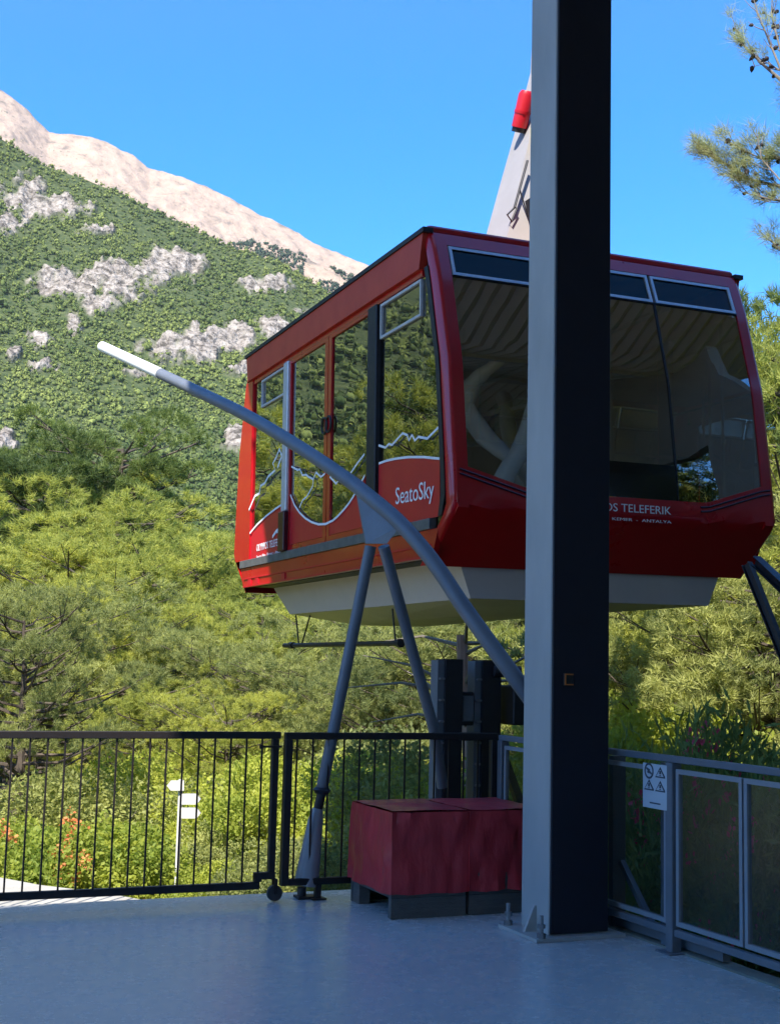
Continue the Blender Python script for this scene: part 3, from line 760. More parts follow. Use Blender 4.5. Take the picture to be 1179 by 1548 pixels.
# slender reddish trunk behind the buffer stand
tk = thing('bare_tree_trunk', 'reddish bare tree trunk standing behind the steel buffer stand', 'tree', (0, 0, 0), frame=False)
p0 = at(706, 1260, 19); p1 = at(703, 960, 19)
mb = MB(); pts = [Vector(p0).lerp(Vector(p1), t) + Vector((0.05 * math.sin(t * 5), 0, 0)) for t in np.linspace(-.6, 1.0, 8)]
mb.tube(pts, [.13 - .05 * i / 7 for i in range(8)], 9); mb.build('trunk', M['trunk_red'], tk)
mb = MB()
for k in range(14):
    b0 = Vector(p1).lerp(Vector(p0), random.uniform(0, .5)); a_ = random.uniform(0, 6.28); L_ = random.uniform(.7, 2.0)
    e_ = b0 + Vector((math.cos(a_) * L_, math.sin(a_) * L_, L_ * random.uniform(-.1, .6)))
    mb.tube([b0, b0.lerp(e_, .5) + Vector((0, 0, .12)), e_], [.035, .02, .007], 5)
mb.build('branch', M['twig'], tk)

# pine reaching in from the right with loose sprays and old cones
tk = thing('pine_tree', 'near pine whose sparse branches with cones reach in at upper right', 'tree', (0, 0, 0), frame=False)
D0 = 14.0
mb = MB(); base = at(1420, 1200, D0)
mb.tube([Vector(at(1430, y, D0)) for y in (1300, 1000, 700, 400, 100, -200)], [.22, .2, .17, .14, .11, .08], 9)
mb.build('trunk', M['bark'], tk)
wood = MB(); TC = []; TD = []; CN = []
def spray(pts, r0, tufts, bare=0.0, dz=0.0):
    P = [Vector(at(x, y, D0 + dz + 0.15 * i)) for i, (x, y) in enumerate(pts)]
    wood.tube(P, [r0 * (1 - .75 * i / (len(P) - 1)) for i in range(len(P))], 6)
    for k in range(tufts):
        t = random.uniform(.3, 1) * (len(P) - 1); i = min(len(P) - 2, int(t)); q = P[i].lerp(P[i + 1], t - i)
        d = (P[i + 1] - P[i]).normalized() + Vector((random.uniform(-.8, .8), random.uniform(-.8, .8), random.uniform(-.2, 1.0)))
        L_ = random.uniform(.08, .32); e = q + d.normalized() * L_
        wood.tube([q, q.lerp(e, .5) + Vector((0, 0, -.015)), e], [.007, .005, .003], 4)
        if random.random() > bare: TC.append(e); TD.append(d.normalized())
        if random.random() < .30 + bare * .35: CN.append(q.lerp(e, random.uniform(.3, .9)) + Vector((0, 0, -.02)))
spray([(1400, 330), (1290, 300), (1190, 285), (1130, 270), (1085, 240), (1068, 232)], .028, 52)
spray([(1190, 285), (1150, 240), (1142, 195)], .012, 7, .3)
spray([(1300, 300), (1210, 240), (1150, 240), (1100, 215)], .02, 24)
spray([(1300, 310), (1220, 310), (1160, 300), (1120, 290)], .018, 18, .1)
spray([(1290, 300), (1230, 260), (1180, 215)], .014, 10)
spray([(1400, 230), (1260, 190), (1190, 130), (1150, 95), (1125, 70), (1112, 45)], .03, 22, .55)
spray([(1190, 130), (1165, 70), (1145, 20), (1130, -30)], .016, 18, .7)
spray([(1200, 140), (1180, 80), (1165, 20), (1170, -40)], .016, 16, .7)
spray([(1240, 180), (1185, 110), (1160, 95), (1140, 100)], .012, 12, .6)
spray([(1380, 470), (1260, 430), (1200, 395), (1172, 370)], .025, 16)
wood.build('branch', M['twig'], tk)
T = needles(np.array(TC), np.array(TD), 62, .17, .0028, .85, rng)
c = bpy.data.objects.new('crown', tris_mesh('near pine needles', T, leaf_mat('near pine needle spray', (0.22, 0.25, 0.10), (0.38, 0.40, 0.18), .4))); COL.objects.link(c); c.parent = tk
mb = MB()
for q in CN:
    r_ = random.uniform(.018, .032); ax = Vector((random.uniform(-1, 1), random.uniform(-1, 1), random.uniform(-1, .3))).normalized()
    mb.tube([q - ax * r_ * 1.3, q - ax * r_ * .6, q + ax * r_ * .5, q + ax * r_ * 1.6], [r_ * .4, r_, r_ * .8, r_ * .15], 7)
mb.build('pine_cones', M['cone'], tk, kind='stuff')

# grass on the near ground
gx, gy = [], []
N = 26000
aa = rng.uniform(-7, 14, N); bb = rng.uniform(4.5, 24, N)
okp = ((bb > 9.2) & ~((aa < 2.3) & (bb < 10.6))) | (aa > 5.0)
aa, bb = aa[okp], bb[okp]
Wx = aa * UA[0] + bb * VB[0]; Wy = aa * UA[1] + bb * VB[1]; Wz = ground_h(Wx, Wy)
T = needles(np.stack([Wx, Wy, Wz], -1), np.tile([0, 0, 1.0], (len(Wx), 1)), 7, .20, .006, .7, rng)
g = bpy.data.objects.new('grass', tris_mesh('grass', T, leaf_mat('dry green grass', (0.10, 0.13, 0.02), (0.26, 0.25, 0.05), .3))); COL.objects.link(g); g['kind'] = 'stuff'

# ================================================================== PLATFORM AND STATION
def floor_material():
    m = bpy.data.materials.new('painted platform floor'); m.use_nodes = True
    n = m.node_tree.nodes; l = m.node_tree.links; p = n['Principled BSDF']
    tc = n.new('ShaderNodeTexCoord')
    t = n.new('ShaderNodeTexNoise'); t.inputs['Scale'].default_value = 0.9; t.inputs['Detail'].default_value = 8; t.inputs['Roughness'].default_value = .65
    l.new(tc.outputs['Object'], t.inputs['Vector'])
    r = n.new('ShaderNodeValToRGB'); e = r.color_ramp.elements
    e[0].position = .35; e[0].color = (0.50, 0.49, 0.475, 1); e[1].position = .68; e[1].color = (0.55, 0.54, 0.52, 1)
    l.new(t.outputs['Fac'], r.inputs['Fac'])
    w = n.new('ShaderNodeTexNoise'); w.inputs['Scale'].default_value = 7; w.inputs['Detail'].default_value = 10; w.inputs['Roughness'].default_value = .7
    l.new(tc.outputs['Object'], w.inputs['Vector'])
    wr = n.new('ShaderNodeValToRGB'); wr.color_ramp.elements[0].position = .58; wr.color_ramp.elements[1].position = .72
    wr.color_ramp.elements[1].color = (.07, .07, .07, 1)
    l.new(w.outputs['Fac'], wr.inputs['Fac'])
    mx = n.new('ShaderNodeMix'); mx.data_type = 'RGBA'; mx.inputs[7].default_value = (0.20, 0.19, 0.165, 1)
    l.new(wr.outputs['Color'], mx.inputs[0]); l.new(r.outputs['Color'], mx.inputs[6]); l.new(mx.outputs[2], p.inputs['Base Color'])
    mr = n.new('ShaderNodeMapRange'); mr.inputs['From Min'].default_value = .3; mr.inputs['From Max'].default_value = .7
    mr.inputs['To Min'].default_value = .25; mr.inputs['To Max'].default_value = .29
    l.new(w.outputs['Fac'], mr.inputs['Value']); l.new(mr.outputs[0], p.inputs['Roughness'])
    b = n.new('ShaderNodeBump'); b.inputs['Strength'].default_value = .02; b.inputs['Distance'].default_value = .004
    l.new(w.outputs['Fac'], b.inputs['Height']); l.new(b.outputs[0], p.inputs['Normal'])
    return m

mb = MB(); mb.box(-14, 4.47, -14, 8.66, -.30, 0)
mb.build('floor', floor_material(), org=(0, 0, 0), kind='structure')
mb = MB()
rr = np.random.default_rng(5); nb = 120                              # kerb with a slightly broken outer edge
for i in range(nb):
    b0 = -14 + 22.66 * i / nb; b1 = -14 + 22.66 * (i + 1) / nb
    mb.box(4.474, 4.60 + rr.uniform(-.008, .008), b0, b1, -.34, .010)
mb.box(4.474, 4.60, -14, 8.66, -.6, -.3)
mb.build('kerb', M['kerb'], org=(0, 0, 0), kind='structure')
mb = MB(); pts = [on_b(30, 1320, 9.6)]                              # sunlit apron beyond the gate
outl = [(-9, 8.665), (1.95, 8.665), (2.05, 8.78), (1.83, 9.16), (1.45, 9.6), (1.22, 10.0), (.6, 10.9), (-1, 12.2), (-9, 16)]
mb.hull([(x, y, -.9) for x, y in outl], [(x, y, -.035) for x, y in outl])
mb.build('pavement', M['concrete'], org=(0, 0, 0), kind='structure')

# roof of the open station hall: corrugated deck over beams
RZ = 10.0
st = thing('station_roof', 'high corrugated roof over the whole open cable car platform', 'roof', (0, 0, 0))
mb = MB(); da = .25
def b_front(a): return (2.42 + (a + 3.0) * .12 if a < -3.0 else min(12.6, 2.42 + (a + 3.0) * 2.05)) if a < 2.6 else (7.55 if a < 6.5 else 5.8)
xs = np.arange(-14, 14.01, da / 2)
prev = None
for i, a in enumerate(xs):
    z = RZ + (.07 if i % 2 else 0)
    cur = [(a, -16, z), (a, b_front(a - 1e-6), z)]
    if prev and cur[1][1] > -15.9:
        k = len(mb.v); mb.v += [prev[0], cur[0], cur[1], prev[1]]; mb.f.append((k, k + 1, k + 2, k + 3))
        mb.v += [(p[0], p[1], p[2] + .04) for p in (prev[0], cur[0], cur[1], prev[1])]; mb.f.append((k + 7, k + 6, k + 5, k + 4))
    prev = cur
mb.build('roof_deck', M['deck'], st)
for b in (-14.5, -11, -7.5, -4, -.5, 3, 6.55):
    lo = -13.8 if b < .3 else -3.0 + max(0, b - 2.1) / 2.1 + .2
    MB().hbeam((lo, b, RZ - .26), (13.8 if b < 4.5 else 6.3, b, RZ - .26), .22, .5, .02).build('beam', M['beam'], st)
for b0 in (-9.2, -5.7, -2.2, 1.3):
    mb = MB()
    for a in np.arange(-3 if b0 > -3 else -8, 13 if b0 < 1 else 4, 3.0):
        mb.beam((a, b0 - 1.7, RZ - .55), (a + 2.9, b0 + 1.7, RZ - .95), .09, .09)
    mb.build('brace', M['beam'], st)
MB().hbeam((-2.85, 2.1, RZ - .3), (1.85, 12.0, RZ - .3), .2, .45, .02).build('edge_beam', M['beam'], st)
for (p_, q_) in (((8.2, 5.0, 0), (11.6, -1.5, 9.6)), ((11.6, 4.6, 0), (8.4, 1.0, 9.6)), ((6.6, -2.0, 0), (9.6, 2.6, 9.6)), ((7.0, 1.0, 0), (10.5, 3.5, 9.6))):
    MB().tube([p_, q_], .16, 14).build('strut', M['hall_white'], st)
w = MB(); w.box(-13.5, 12.4, -15.2, -15.0, -.3, 3.2).box(-13.5, -6, -15.2, -15.0, 3.2, 9.4).box(4, 12.4, -15.2, -15.0, 3.2, 9.4).box(-6, 4, -15.2, -15, 6.2, 9.4)
w.box(12.2, 12.4, -15, -8, -.3, 9.6).box(12.2, 12.4, -8, -5, -.3, 3.5).box(12.2, 12.4, -8, -5, 5.6, 9.6).box(12.2, 12.4, -5, -1.5, -.3, 9.6).box(12.2, 12.4, -1.5, 3.6, -.3, 1.4).box(12.2, 12.4, -1.5, 3.6, 6.6, 9.6).box(12.2, 12.4, .8, 1.1, 1.4, 6.6).box(12.2, 12.4, 3.6, 5.2, -.3, 9.6)  # right side wall, out of view, added to darken the hall and its reflection
w.box(-13.7, -13.5, -15.2, -4.0, -.3, 9.6)  # left side wall, out of view, added to block sun and sky from behind
w.build('station_wall', M['wall'], org=(0, 0, 0), label='plain brown rendered wall closing the rear of the station hall, with unseen side walls added to darken it', category='wall')

# the steel column in the foreground
cl = thing('steel_column', 'tall grey steel column with shade painted onto its front, standing before the cabin', 'column', (4.15, 6.92, 0))
MB().box(3.94, 4.345, 6.768, 7.095, .022, RZ - .52, .006).build('shaft', M['column'], cl)
MB().box(3.947, 4.338, 6.752, 6.767, .03, RZ - .52, .003).build('front_shade_sheet', M['navy'], cl)  # shade of the hall on this face, coloured in as a near-black sheet
mb = MB(); mb.box(3.82, 4.42, 6.69, 7.16, 0.002, .022); mb.build('base_plate', M['column'], cl)
for (a, b) in ((3.865, 6.72), (3.865, 7.12)):
    mb = MB(); mb.tube([(a, b, .02), (a, b, .15)], .013, 8).tube([(a, b, .022), (a, b, .05)], .026, 6).tube([(a, b, .078), (a, b, .10)], .024, 6)
    mb.build('anchor_bolt', M['bolt'], cl)
MB().hull([(3.86, 6.905, .022), (3.94, 6.905, .022), (3.94, 6.93, .022), (3.86, 6.93, .022)], [(3.925, 6.905, .17), (3.94, 6.905, .17), (3.94, 6.93, .17), (3.925, 6.93, .17)]).build('stiffener', M['column'], cl)
q = on_b(857, 1027, 6.755)
bx = MB().box(q[0] - .033, q[0] + .033, 6.735, 6.76, q[2] - .038, q[2] + .038, .004).build('socket_box', M['black'], cl)
mb = MB()
mb.box(q[0] - .030, q[0] + .030, 6.730, 6.735, q[2] + .026, q[2] + .034).box(q[0] - .030, q[0] - .021, 6.730, 6.735, q[2] - .034, q[2] + .026)
mb.box(q[0] - .021, q[0] + .030, 6.730, 6.735, q[2] - .034, q[2] - .027)
mb.build('rim', M['orange'], bx)

# ---- sliding gate on the left
FB = 8.357
def fa(px, py): return on_b(px, py, FB)[0]
gt = thing('sliding_gate', 'long dark barred gate on a wheel closing the platform at left', 'gate', (.9, FB, 0))
g0 = -1.6; g1 = fa(419, 1200)
MB().box(g0, g1 + .01, FB - .022, FB + .022, 1.062, 1.108, .004).build('top_rail', M['rail_black'], gt)
zr = on_b(200, 1350, FB)[2]
MB().box(g0, fa(392, 1330), FB - .02, FB + .02, .085, .132, .004).build('bottom_rail', M['rail_black'], gt)
a0 = fa(388, 1330)
mb = MB(); mb.box(a0 - .02, a0 + .03, FB - .022, FB + .022, .133, .19).box(a0 - .02, g1, FB - .021, FB + .021, .148, .192)
mb.build('raised_rail', M['rail_black'], gt)
MB().box(g1 - .048, g1 - .002, FB - .023, FB + .023, .193, 1.061, .004).build('stile', M['rail_black'], gt)
b1_, b2_ = fa(15, 1200), fa(394, 1200)
sp_ = (b2_ - b1_) / 15
bars = [b1_ + sp_ * i for i in range(-20, 16)]
bme = None
for a in bars:
    if a < g0: continue
    if bme is None:
        o = MB().box(-.0055, .0055, -.0055, .0055, .133, 1.061).build('bar', M['rail_black'], None); bme = o.data
        o.parent = gt; o.location = (0, 0, 0); o.rotation_euler = (0, 0, 0)
    else:
        o = bpy.data.objects.new('bar', bme); COL.objects.link(o); o.parent = gt
    o.location = (a - .9, 0, 0)
bar_proto = bme
mb = MB(); wx = fa(415, 1350)
mb.tube([(wx, FB - .014, .055), (wx, FB + .014, .055)], .052, 18)
wh = mb.build('wheel', M['rubber'], gt)
MB().box(wx - .012, wx + .012, FB - .026, FB - .018, .05, .148).box(wx - .012, wx + .012, FB + .018, FB + .026, .05, .148).build('bracket', M['rail_black'], wh)
q0, q1 = fa(391, 1128), fa(424, 1128)
MB().box(q0, q1, FB - .038, FB - .025, 1.005, 1.018).box(q0, q0 + .02, FB - .042, FB - .02, .998, 1.025).build('latch', M['rail_black'], gt)

# ---- fixed dark railing between gate and corner
rl = thing('railing', 'short dark barred railing between the gate and the covered crates', 'railing', (3.5, FB, 0))
r0 = fa(428, 1200); r1 = fa(750, 1150)
MB().box(r0, r1, FB - .022, FB + .022, 1.058, 1.104, .004).build('top_rail', M['rail_black'], rl)
MB().box(r0 + .05, r1, FB - .02, FB + .02, .098, .142, .004).build('bottom_rail', M['rail_black'], rl)
MB().box(r0, r0 + .052, FB - .026, FB + .026, .10, 1.057, .004).build('post', M['rail_black'], rl)
MB().box(fa(480, 1350) - .02, fa(480, 1350) + .02, FB - .02, FB + .02, .002, .097).box(fa(480, 1350) - .05, fa(480, 1350) + .05, FB - .045, FB + .045, .002, .012).build('foot', M['rail_black'], rl)
MB().box(r1 - .05, r1, FB - .024, FB + .024, .003, 1.057, .004).build('post', M['rail_black'], rl)
c0, c1 = fa(471, 1200), fa(721, 1200)
for i in range(-1, 12):
    a = c0 + (c1 - c0) * i / 11
    o = bpy.data.objects.new('bar', bar_proto); COL.objects.link(o); o.parent = rl; o.location = (a - 3.5, 0, 0)

# ---- right railing with perforated infill
FA = 4.448
rr_ = thing('glazed_railing', 'blue grey steel railing with dark infill panels running to the right', 'railing', (FA, 6, 0))
def fbp(px, py): return on_a(px, py, FA)[1]
MB().box(FA - .025, FA + .025, 1.0, 8.33, 1.055, 1.092, .004).build('top_rail', M['blue_steel'], rr_)
MB().box(FA - .018, FA + .018, 1.0, 8.33, .095, .135, .004).build('bottom_rail', M['blue_steel'], rr_)
p1 = fbp(1017, 1300)
posts = [8.30, 7.02, p1, 4.35, 2.5, 1.05]
for i, b in enumerate(posts):
    mb = MB(); mb.box(FA - .032, FA + .032, b - .032, b + .032, .008, 1.054, .004)
    mb.box(FA - .075, FA + .0245, b - .07, b + .07, .001, .009)
    mb.build('post', M['blue_steel'], rr_)
bsplit = fbp(1126, 1300)
edges = [(8.26, 7.66), (7.64, 7.06), (6.98, p1 + .045), (p1 - .045, bsplit + .008), (bsplit - .008, 4.99), (4.97, 4.39), (4.31, 3.45), (3.43, 2.54), (2.46, 1.8), (1.78, 1.1)]
for (b1, b0) in edges:
    t = .026
    mb = MB(); A0, A1 = FA - .014, FA + .014
    mb.box(A0, A1, b0, b1, 1.02 - t, 1.02).box(A0, A1, b0, b1, .155, .155 + t).box(A0, A1, b0, b0 + t, .156 + t, 1.019 - t).box(A0, A1, b1 - t, b1, .156 + t, 1.019 - t)
    fr = mb.build('panel', M['blue_steel_light'], rr_)
    mb = MB(); mb.box(FA - .003, FA + .003, b0 + t, b1 - t, .155 + t, 1.02 - t); mb.build('infill', M['mesh'], fr)
# struts outside the railing
MB().beam((FA + .10, 6.98, .0), (FA + .10, 6.98, 1.04), .09, .05, (0, 1, 0)).build('back_post', M['blue_steel'], rr_)
MB().beam((FA + .10, p1 + .16, .0), (FA + .10, p1 + .16, 1.04), .11, .05, (0, 1, 0)).build('back_post', M['blue_steel'], rr_)
MB().beam((FA + .10, 6.93, .40), (FA + .10, 6.58, .06), .035, .035).build('diagonal_brace', M['blue_steel'], rr_)
MB().box(FA + .07, FA + .12, 5.9, 8.3, .02, .08).build('back_rail', M['blue_steel'], rr_)

# warning sign on the railing
s0 = on_a(972, 1153, FA - .03); s1 = on_a(1008, 1225, FA - .03)
sb0, sb1 = s1[1], s0[1]; sz1 = .5 * (s0[2] + on_a(1008, 1157, FA - .03)[2]); sz0 = .5 * (s1[2] + on_a(972, 1220, FA - .03)[2])
sg = thing('warning_sign', 'pale warning sign with four pictograms fixed to the right railing', 'sign', (FA - .03, (sb0 + sb1) / 2, (sz0 + sz1) / 2))
MB().box(FA - .034, FA - .028, sb0, sb1, sz0, sz1, .0015).build('plate', M['sign_plate'], sg)
W = sb1 - sb0; Hh = sz1 - sz0
def sgp(u, v): return (FA - .0345, sb1 - u * W, sz1 - v * Hh)       # u to the right, v down, as read from the platform
mb = MB(); cx, cy, rad_ = .27, .17, .17
ring = [sgp(cx + rad_ * math.cos(t), cy + rad_ * W / Hh * math.sin(t)) for t in np.linspace(0, 2 * math.pi, 21)]
mb.ribbon(ring, W * .05, (-1, 0, 0), .001); mb.ribbon([sgp(cx - .11, cy - .065), sgp(cx + .11, cy + .065)], W * .05, (-1, 0, 0), .001)
mb.ribbon([sgp(cx, cy - .05), sgp(cx - .03, cy + .05)], W * .09, (-1, 0, 0), .0012).build('prohibition_symbol', M['sign_ink'], sg)
for (cx, cy) in ((.74, .19), (.27, .50), (.74, .50)):
    mb = MB(); tri = [(cx, cy - .115), (cx + .19, cy + .09), (cx - .19, cy + .09), (cx, cy - .115), (cx + .19, cy + .09)]
    mb.ribbon([sgp(*t) for t in tri], W * .05, (-1, 0, 0), .001)
    mb.ribbon([sgp(cx, cy - .05), sgp(cx, cy + .025)], W * .07, (-1, 0, 0), .001).ribbon([sgp(cx, cy + .042), sgp(cx, cy + .062)], W * .07, (-1, 0, 0), .001)
    mb.build('warning_symbol', M['sign_ink'], sg)
mb = MB(); mb.ribbon([sgp(.3, .88), sgp(.75, .88)], W * .035, (-1, 0, 0), .001).build('caption_line', M['sign_ink'], sg)

# ---- two covered crates
def cover_mesh(a0, a1, b0, b1, z0, z1, seed):
    """tarpaulin with pulled corners and hanging folds"""
    r = random.Random(seed); mb = MB(); n = 14; nz = 10
    def fold(s, z, k): return .005 * math.sin(s * 23 + k) * (1 - (z - z0) / (z1 - z0)) + .035 * mnoise.noise(Vector((s * 5, z * 6, k))) + .012 * mnoise.noise(Vector((s * 17, z * 5, k)))
    ring = []
    per = [(a0 + (a1 - a0) * i / n, b0, 0, -1) for i in range(n)] + [(a1, b0 + (b1 - b0) * i / n, 1, 0) for i in range(n)] + \
          [(a1 - (a1 - a0) * i / n, b1, 0, 1) for i in range(n)] + [(a0, b1 - (b1 - b0) * i / n, -1, 0) for i in range(n)]
    for k in range(nz + 1):
        z = z0 + (z1 - z0) * k / nz
        for i, (x, y, nx, ny) in enumerate(per):
            corner = (i % n == 0); d = fold(i * .1, z, seed) * (0.25 if corner else 1) + (.012 * (1 - k / nz))
            sh = (1.0 if k < nz - 1 else .994 if k == nz - 1 else .975)
            cxx, cyy = (a0 + a1) / 2, (b0 + b1) / 2
            zz = z + (0 if k else .004 * math.sin(i * .9 + seed))
            if k >= nz - 1: zz = z - .004
            ring.append((cxx + (x - cxx) * sh + nx * d, cyy + (y - cyy) * sh + ny * d, zz))
    mb.v += ring; L = len(per)
    for k in range(nz):
        for i in range(L): mb.f.append((k * L + i, k * L + (i + 1) % L, (k + 1) * L + (i + 1) % L, (k + 1) * L + i))
    m_ = 10; k0 = len(mb.v)                              # top, slightly tented
    for j in range(m_ + 1):
        for i in range(m_ + 1):
            u, v = i / m_, j / m_
            x = a0 + (a1 - a0) * (.012 + .976 * u); y = b0 + (b1 - b0) * (.012 + .976 * v)
            e = min(u, 1 - u, v, 1 - v) * 2
            mb.v.append((x, y, z1 + .004 + .022 * e ** .7 * (0.6 + 0.7 * v) + .008 * mnoise.noise(Vector((x * 6, y * 6, seed)))))
    for j in range(m_):
        for i in range(m_): q = k0 + j * (m_ + 1) + i; mb.f.append((q, q + 1, q + m_ + 2, q + m_ + 1))
    mb.smooth = True
    return mb
for (a0, a1, lab, sd_) in ((3.285, 3.80, 'left of two crates under a dark red cover, its paler wrinkled end facing left', 1), (3.825, 4.36, 'right of two crates under a dark red cover, half hidden by the column', 2)):
    b0, b1 = 7.57, 8.25
    cr = thing('covered_crate', lab, 'crate', (a0, b0, 0), 'crates under dark red covers')
    cover_mesh(a0 - .012, a1 + .012, b0 - .012, b1 + .012, .150, .655, sd_).build('cover', M['tarp'], cr)
    MB().box(a0, a1, b0, b1, .128, .30).build('load', M['pallet'], cr)
    MB().box(a0, a1, b0 - .002, b0 + .022, .002, .126).build('board', M['pallet'], cr)
    MB().box(a0, a1, b1 - .022, b1, .002, .126).build('board', M['pallet'], cr)
    for b in (b0 + .024, b1 - .14):
        MB().box(a0 + .004, a0 + .08, b, b + (.03 if b < 7.8 else .115), .002, .126).build('block', M['pallet'], cr)
    MB().box(a0 + .1, a1 - .1, b0 + .2, b0 + .3, .09, .126).build('slat', M['pallet'], cr)

# ---- pipe guide rail for the cabin, on two legs
def px3(x, y, d): return Vector(ab(at(x, y, d)))
gd = thing('guide_boom', 'grey bent pipe boom with sunlight painted on its tip before the cabin', 'pipe boom', (3.0, 8.5, 0))
ctl = [(155, 524, 13.0), (247, 567, 12.1), (310, 597, 11.35), (375, 629, 10.7), (450, 674, 9.9), (523, 723, 9.25), (560, 752, 8.98), (600, 786, 8.72), (639, 829, 8.55), (668, 868, 8.45),
       (697, 912, 8.35), (740, 972, 8.25), (792, 1043, 8.2), (845, 1115, 8.3)]
P_ = [px3(*c) for c in ctl]
def smooth_path(P, n=5):
    out = []
    for i in range(len(P) - 1):
        p0 = P[max(i - 1, 0)]; p1 = P[i]; p2 = P[i + 1]; p3 = P[min(i + 2, len(P) - 1)]
        for k in range(n):
            t = k / n; out.append(.5 * ((2 * p1) + (p2 - p0) * t + (2 * p0 - 5 * p1 + 4 * p2 - p3) * t * t + (3 * p1 - p0 - 3 * p2 + p3) * t ** 3))
    return out + [P[-1]]
sp = smooth_path(P_)
MB().tube(sp, .053, 18).build('boom', M['blue_steel'], gd)
MB().tube([P_[0], P_[0].lerp(P_[1], .96)], .0545, 18).build('sunlit_tip', M['tube_sunlit'], gd)  # sunlit end beyond the roof shadow, coloured pale over the grey tube
g_a = px3(537, 735, 9.12); g_b = px3(604, 795, 8.72); g_c = px3(553, 822, 8.93); g_d = px3(584, 822, 8.80)
off = Vector((.0, .012, 0))
MB().hull([g_a - off, g_b - off, g_d - off, g_c - off], [g_a + off, g_b + off, g_d + off, g_c + off]).build('gusset_plate', M['blue_steel'], gd)
legtop = px3(560, 826, 8.95); legbot = px3(487, 1190, 8.95)
foot = px3(463, 1338, 8.93)
MB().tube([legtop, legbot], .040, 16).build('leg', M['blue_steel'], gd)
kn = px3(486, 1200, 8.95)
MB().tube([legbot, legbot.lerp(kn, .4), kn], [.045, .062, .045], 16).tube([kn, px3(481, 1222, 8.95)], .032, 14).build('collar', M['dark_steel'], gd)
MB().tube([px3(481, 1222, 8.95), px3(477, 1240, 8.95), px3(463, 1338, 8.93)], [.036, .052, .085], 18).build('sleeve', M['blue_steel_light'], gd)
MB().box(foot[0] - .07, foot[0] + .07, foot[1] - .055, foot[1] + .055, .002, .018).tube([(foot[0] - .03, foot[1], .015), (foot[0] - .03, foot[1], .075)], .03, 12).build('foot_plate', M['dark_steel'], gd)
l2t = px3(580, 826, 8.8); l2b = px3(655, 1100, 9.35); l2c = px3(669, 1190, 9.45)
MB().tube([l2t, l2b, l2c], .040, 16).build('leg', M['blue_steel'], gd)

# ---- buffer stand: two heavy posts just outside the corner
bs = thing('buffer_stand', 'dark steel stand of two heavy posts behind the railing corner', 'steel stand', (4.3, 8.9, -.9))
for (x0, x1) in ((4.215, 4.415), (4.53, 4.745)):
    pz = MB(); c_ = (x0 + x1) / 2
    pz.box(x0 + .055, x1, 8.9, 8.92, -1.0, 1.63).box(x0 + .055, x1, 9.06, 9.08, -1.0, 1.63).box(x0 + .055, x0 + .075, 8.921, 9.059, -1.0, 1.629)
    po = pz.build('post', M['dark_steel'], bs)
    mb = MB()
    for z in np.arange(.2, 1.6, .16): 
        for dx in (.018, .040): mb.tube([(x0 + dx, 8.925, z), (x0 + dx, 8.898, z)], .010, 6)
    mb.build('bolts', M['bolt'], po)
    MB().box(x0, x0 + .054, 8.926, 9.05, -1.0, 1.62).build('side_plate', M['blue_steel'], po)
MB().box(4.417, 4.528, 8.93, 8.96, 1.13, 1.385, .008).build('cross_plate', M['dark_steel'], bs)
MB().box(4.424, 4.521, 8.915, 8.929, 1.16, 1.355, .008).build('cover_plate', M['blue_steel'], bs)
MB().box(4.39, 4.56, 8.86, 8.92, 1.02, 1.08).build('clamp', M['dark_steel'], bs)
MB().box(4.80, 4.99, 8.8, 9.1, 1.14, 1.44, .01).build('buffer_block', M['black'], bs)
MB().tube([(4.66, 8.86, 1.545), (4.86, 8.80, 1.545)], .045, 12).build('roller', M['dark_steel'], bs)
MB().beam((4.75, 8.95, 1.0), (5.05, 8.95, .3), .06, .06).build('stay', M['dark_steel'], bs)

# ---- mirrored dark guide struts at the right edge
gr = thing('guide_strut', 'pair of dark steel struts below the right end of the cabin', 'steel strut', (6.5, 7, -1))
ap = px3(1128, 852, 11.3)
e1 = px3(1200, 1030, 10.9); e2 = px3(1215, 930, 10.1)
MB().hbeam(ap, e1 + (e1 - ap) * 1.2, .06, .08, .010).build('strut', M['dark_steel'], gr)
MB().hbeam(px3(1142, 848, 11.1), e2 + (e2 - ap) * 2.0, .07, .09, .012).build('strut', M['dark_steel'], gr)
MB().hbeam(e1 + (e1 - ap) * 1.2, Vector((e1 + (e1 - ap) * 1.2)) - Vector((0, 0, 2.0)), .12, .12, .014).build('footing', M['dark_steel'], gr)

# ---- white signpost in the garden
sp_ = thing('signpost', 'white post with three white arrow boards among the shrubs', 'signpost', (0, 0, 0), frame=False)
DS = 15.0
f0 = Vector(at(267, 1345, DS)); t0 = Vector(at(274, 1178, DS)); gz = float(ground_h(f0.x, f0.y))
mb = MB(); low = f0 + (f0 - t0).normalized() * max(0, (f0.z - gz)) 
mb.tube([low, t0], .026, 12).build('post', M['sign_white'], sp_)
def board(xa, xb, yt, yb, tip):
    ym = (yt + yb) / 2
    pts = [(xa, yt), (xb, yt), (xb + tip, ym), (xb, yb), (xa, yb)] if tip > 0 else [(xb, yb), (xa, yb), (xa + tip, ym), (xa, yt), (xb, yt)]
    P = [Vector(at(x, y, DS - .05)) for x, y in pts]; o = Vector((0, .022, 0))
    return MB().hull([p - o for p in P], [p + o for p in P]).build('arrow_board', M['sign_white'], sp_)
board(259, 279, 1180, 1195, -6); board(275, 298, 1200, 1216, 6); board(275, 298, 1221, 1237, 6)

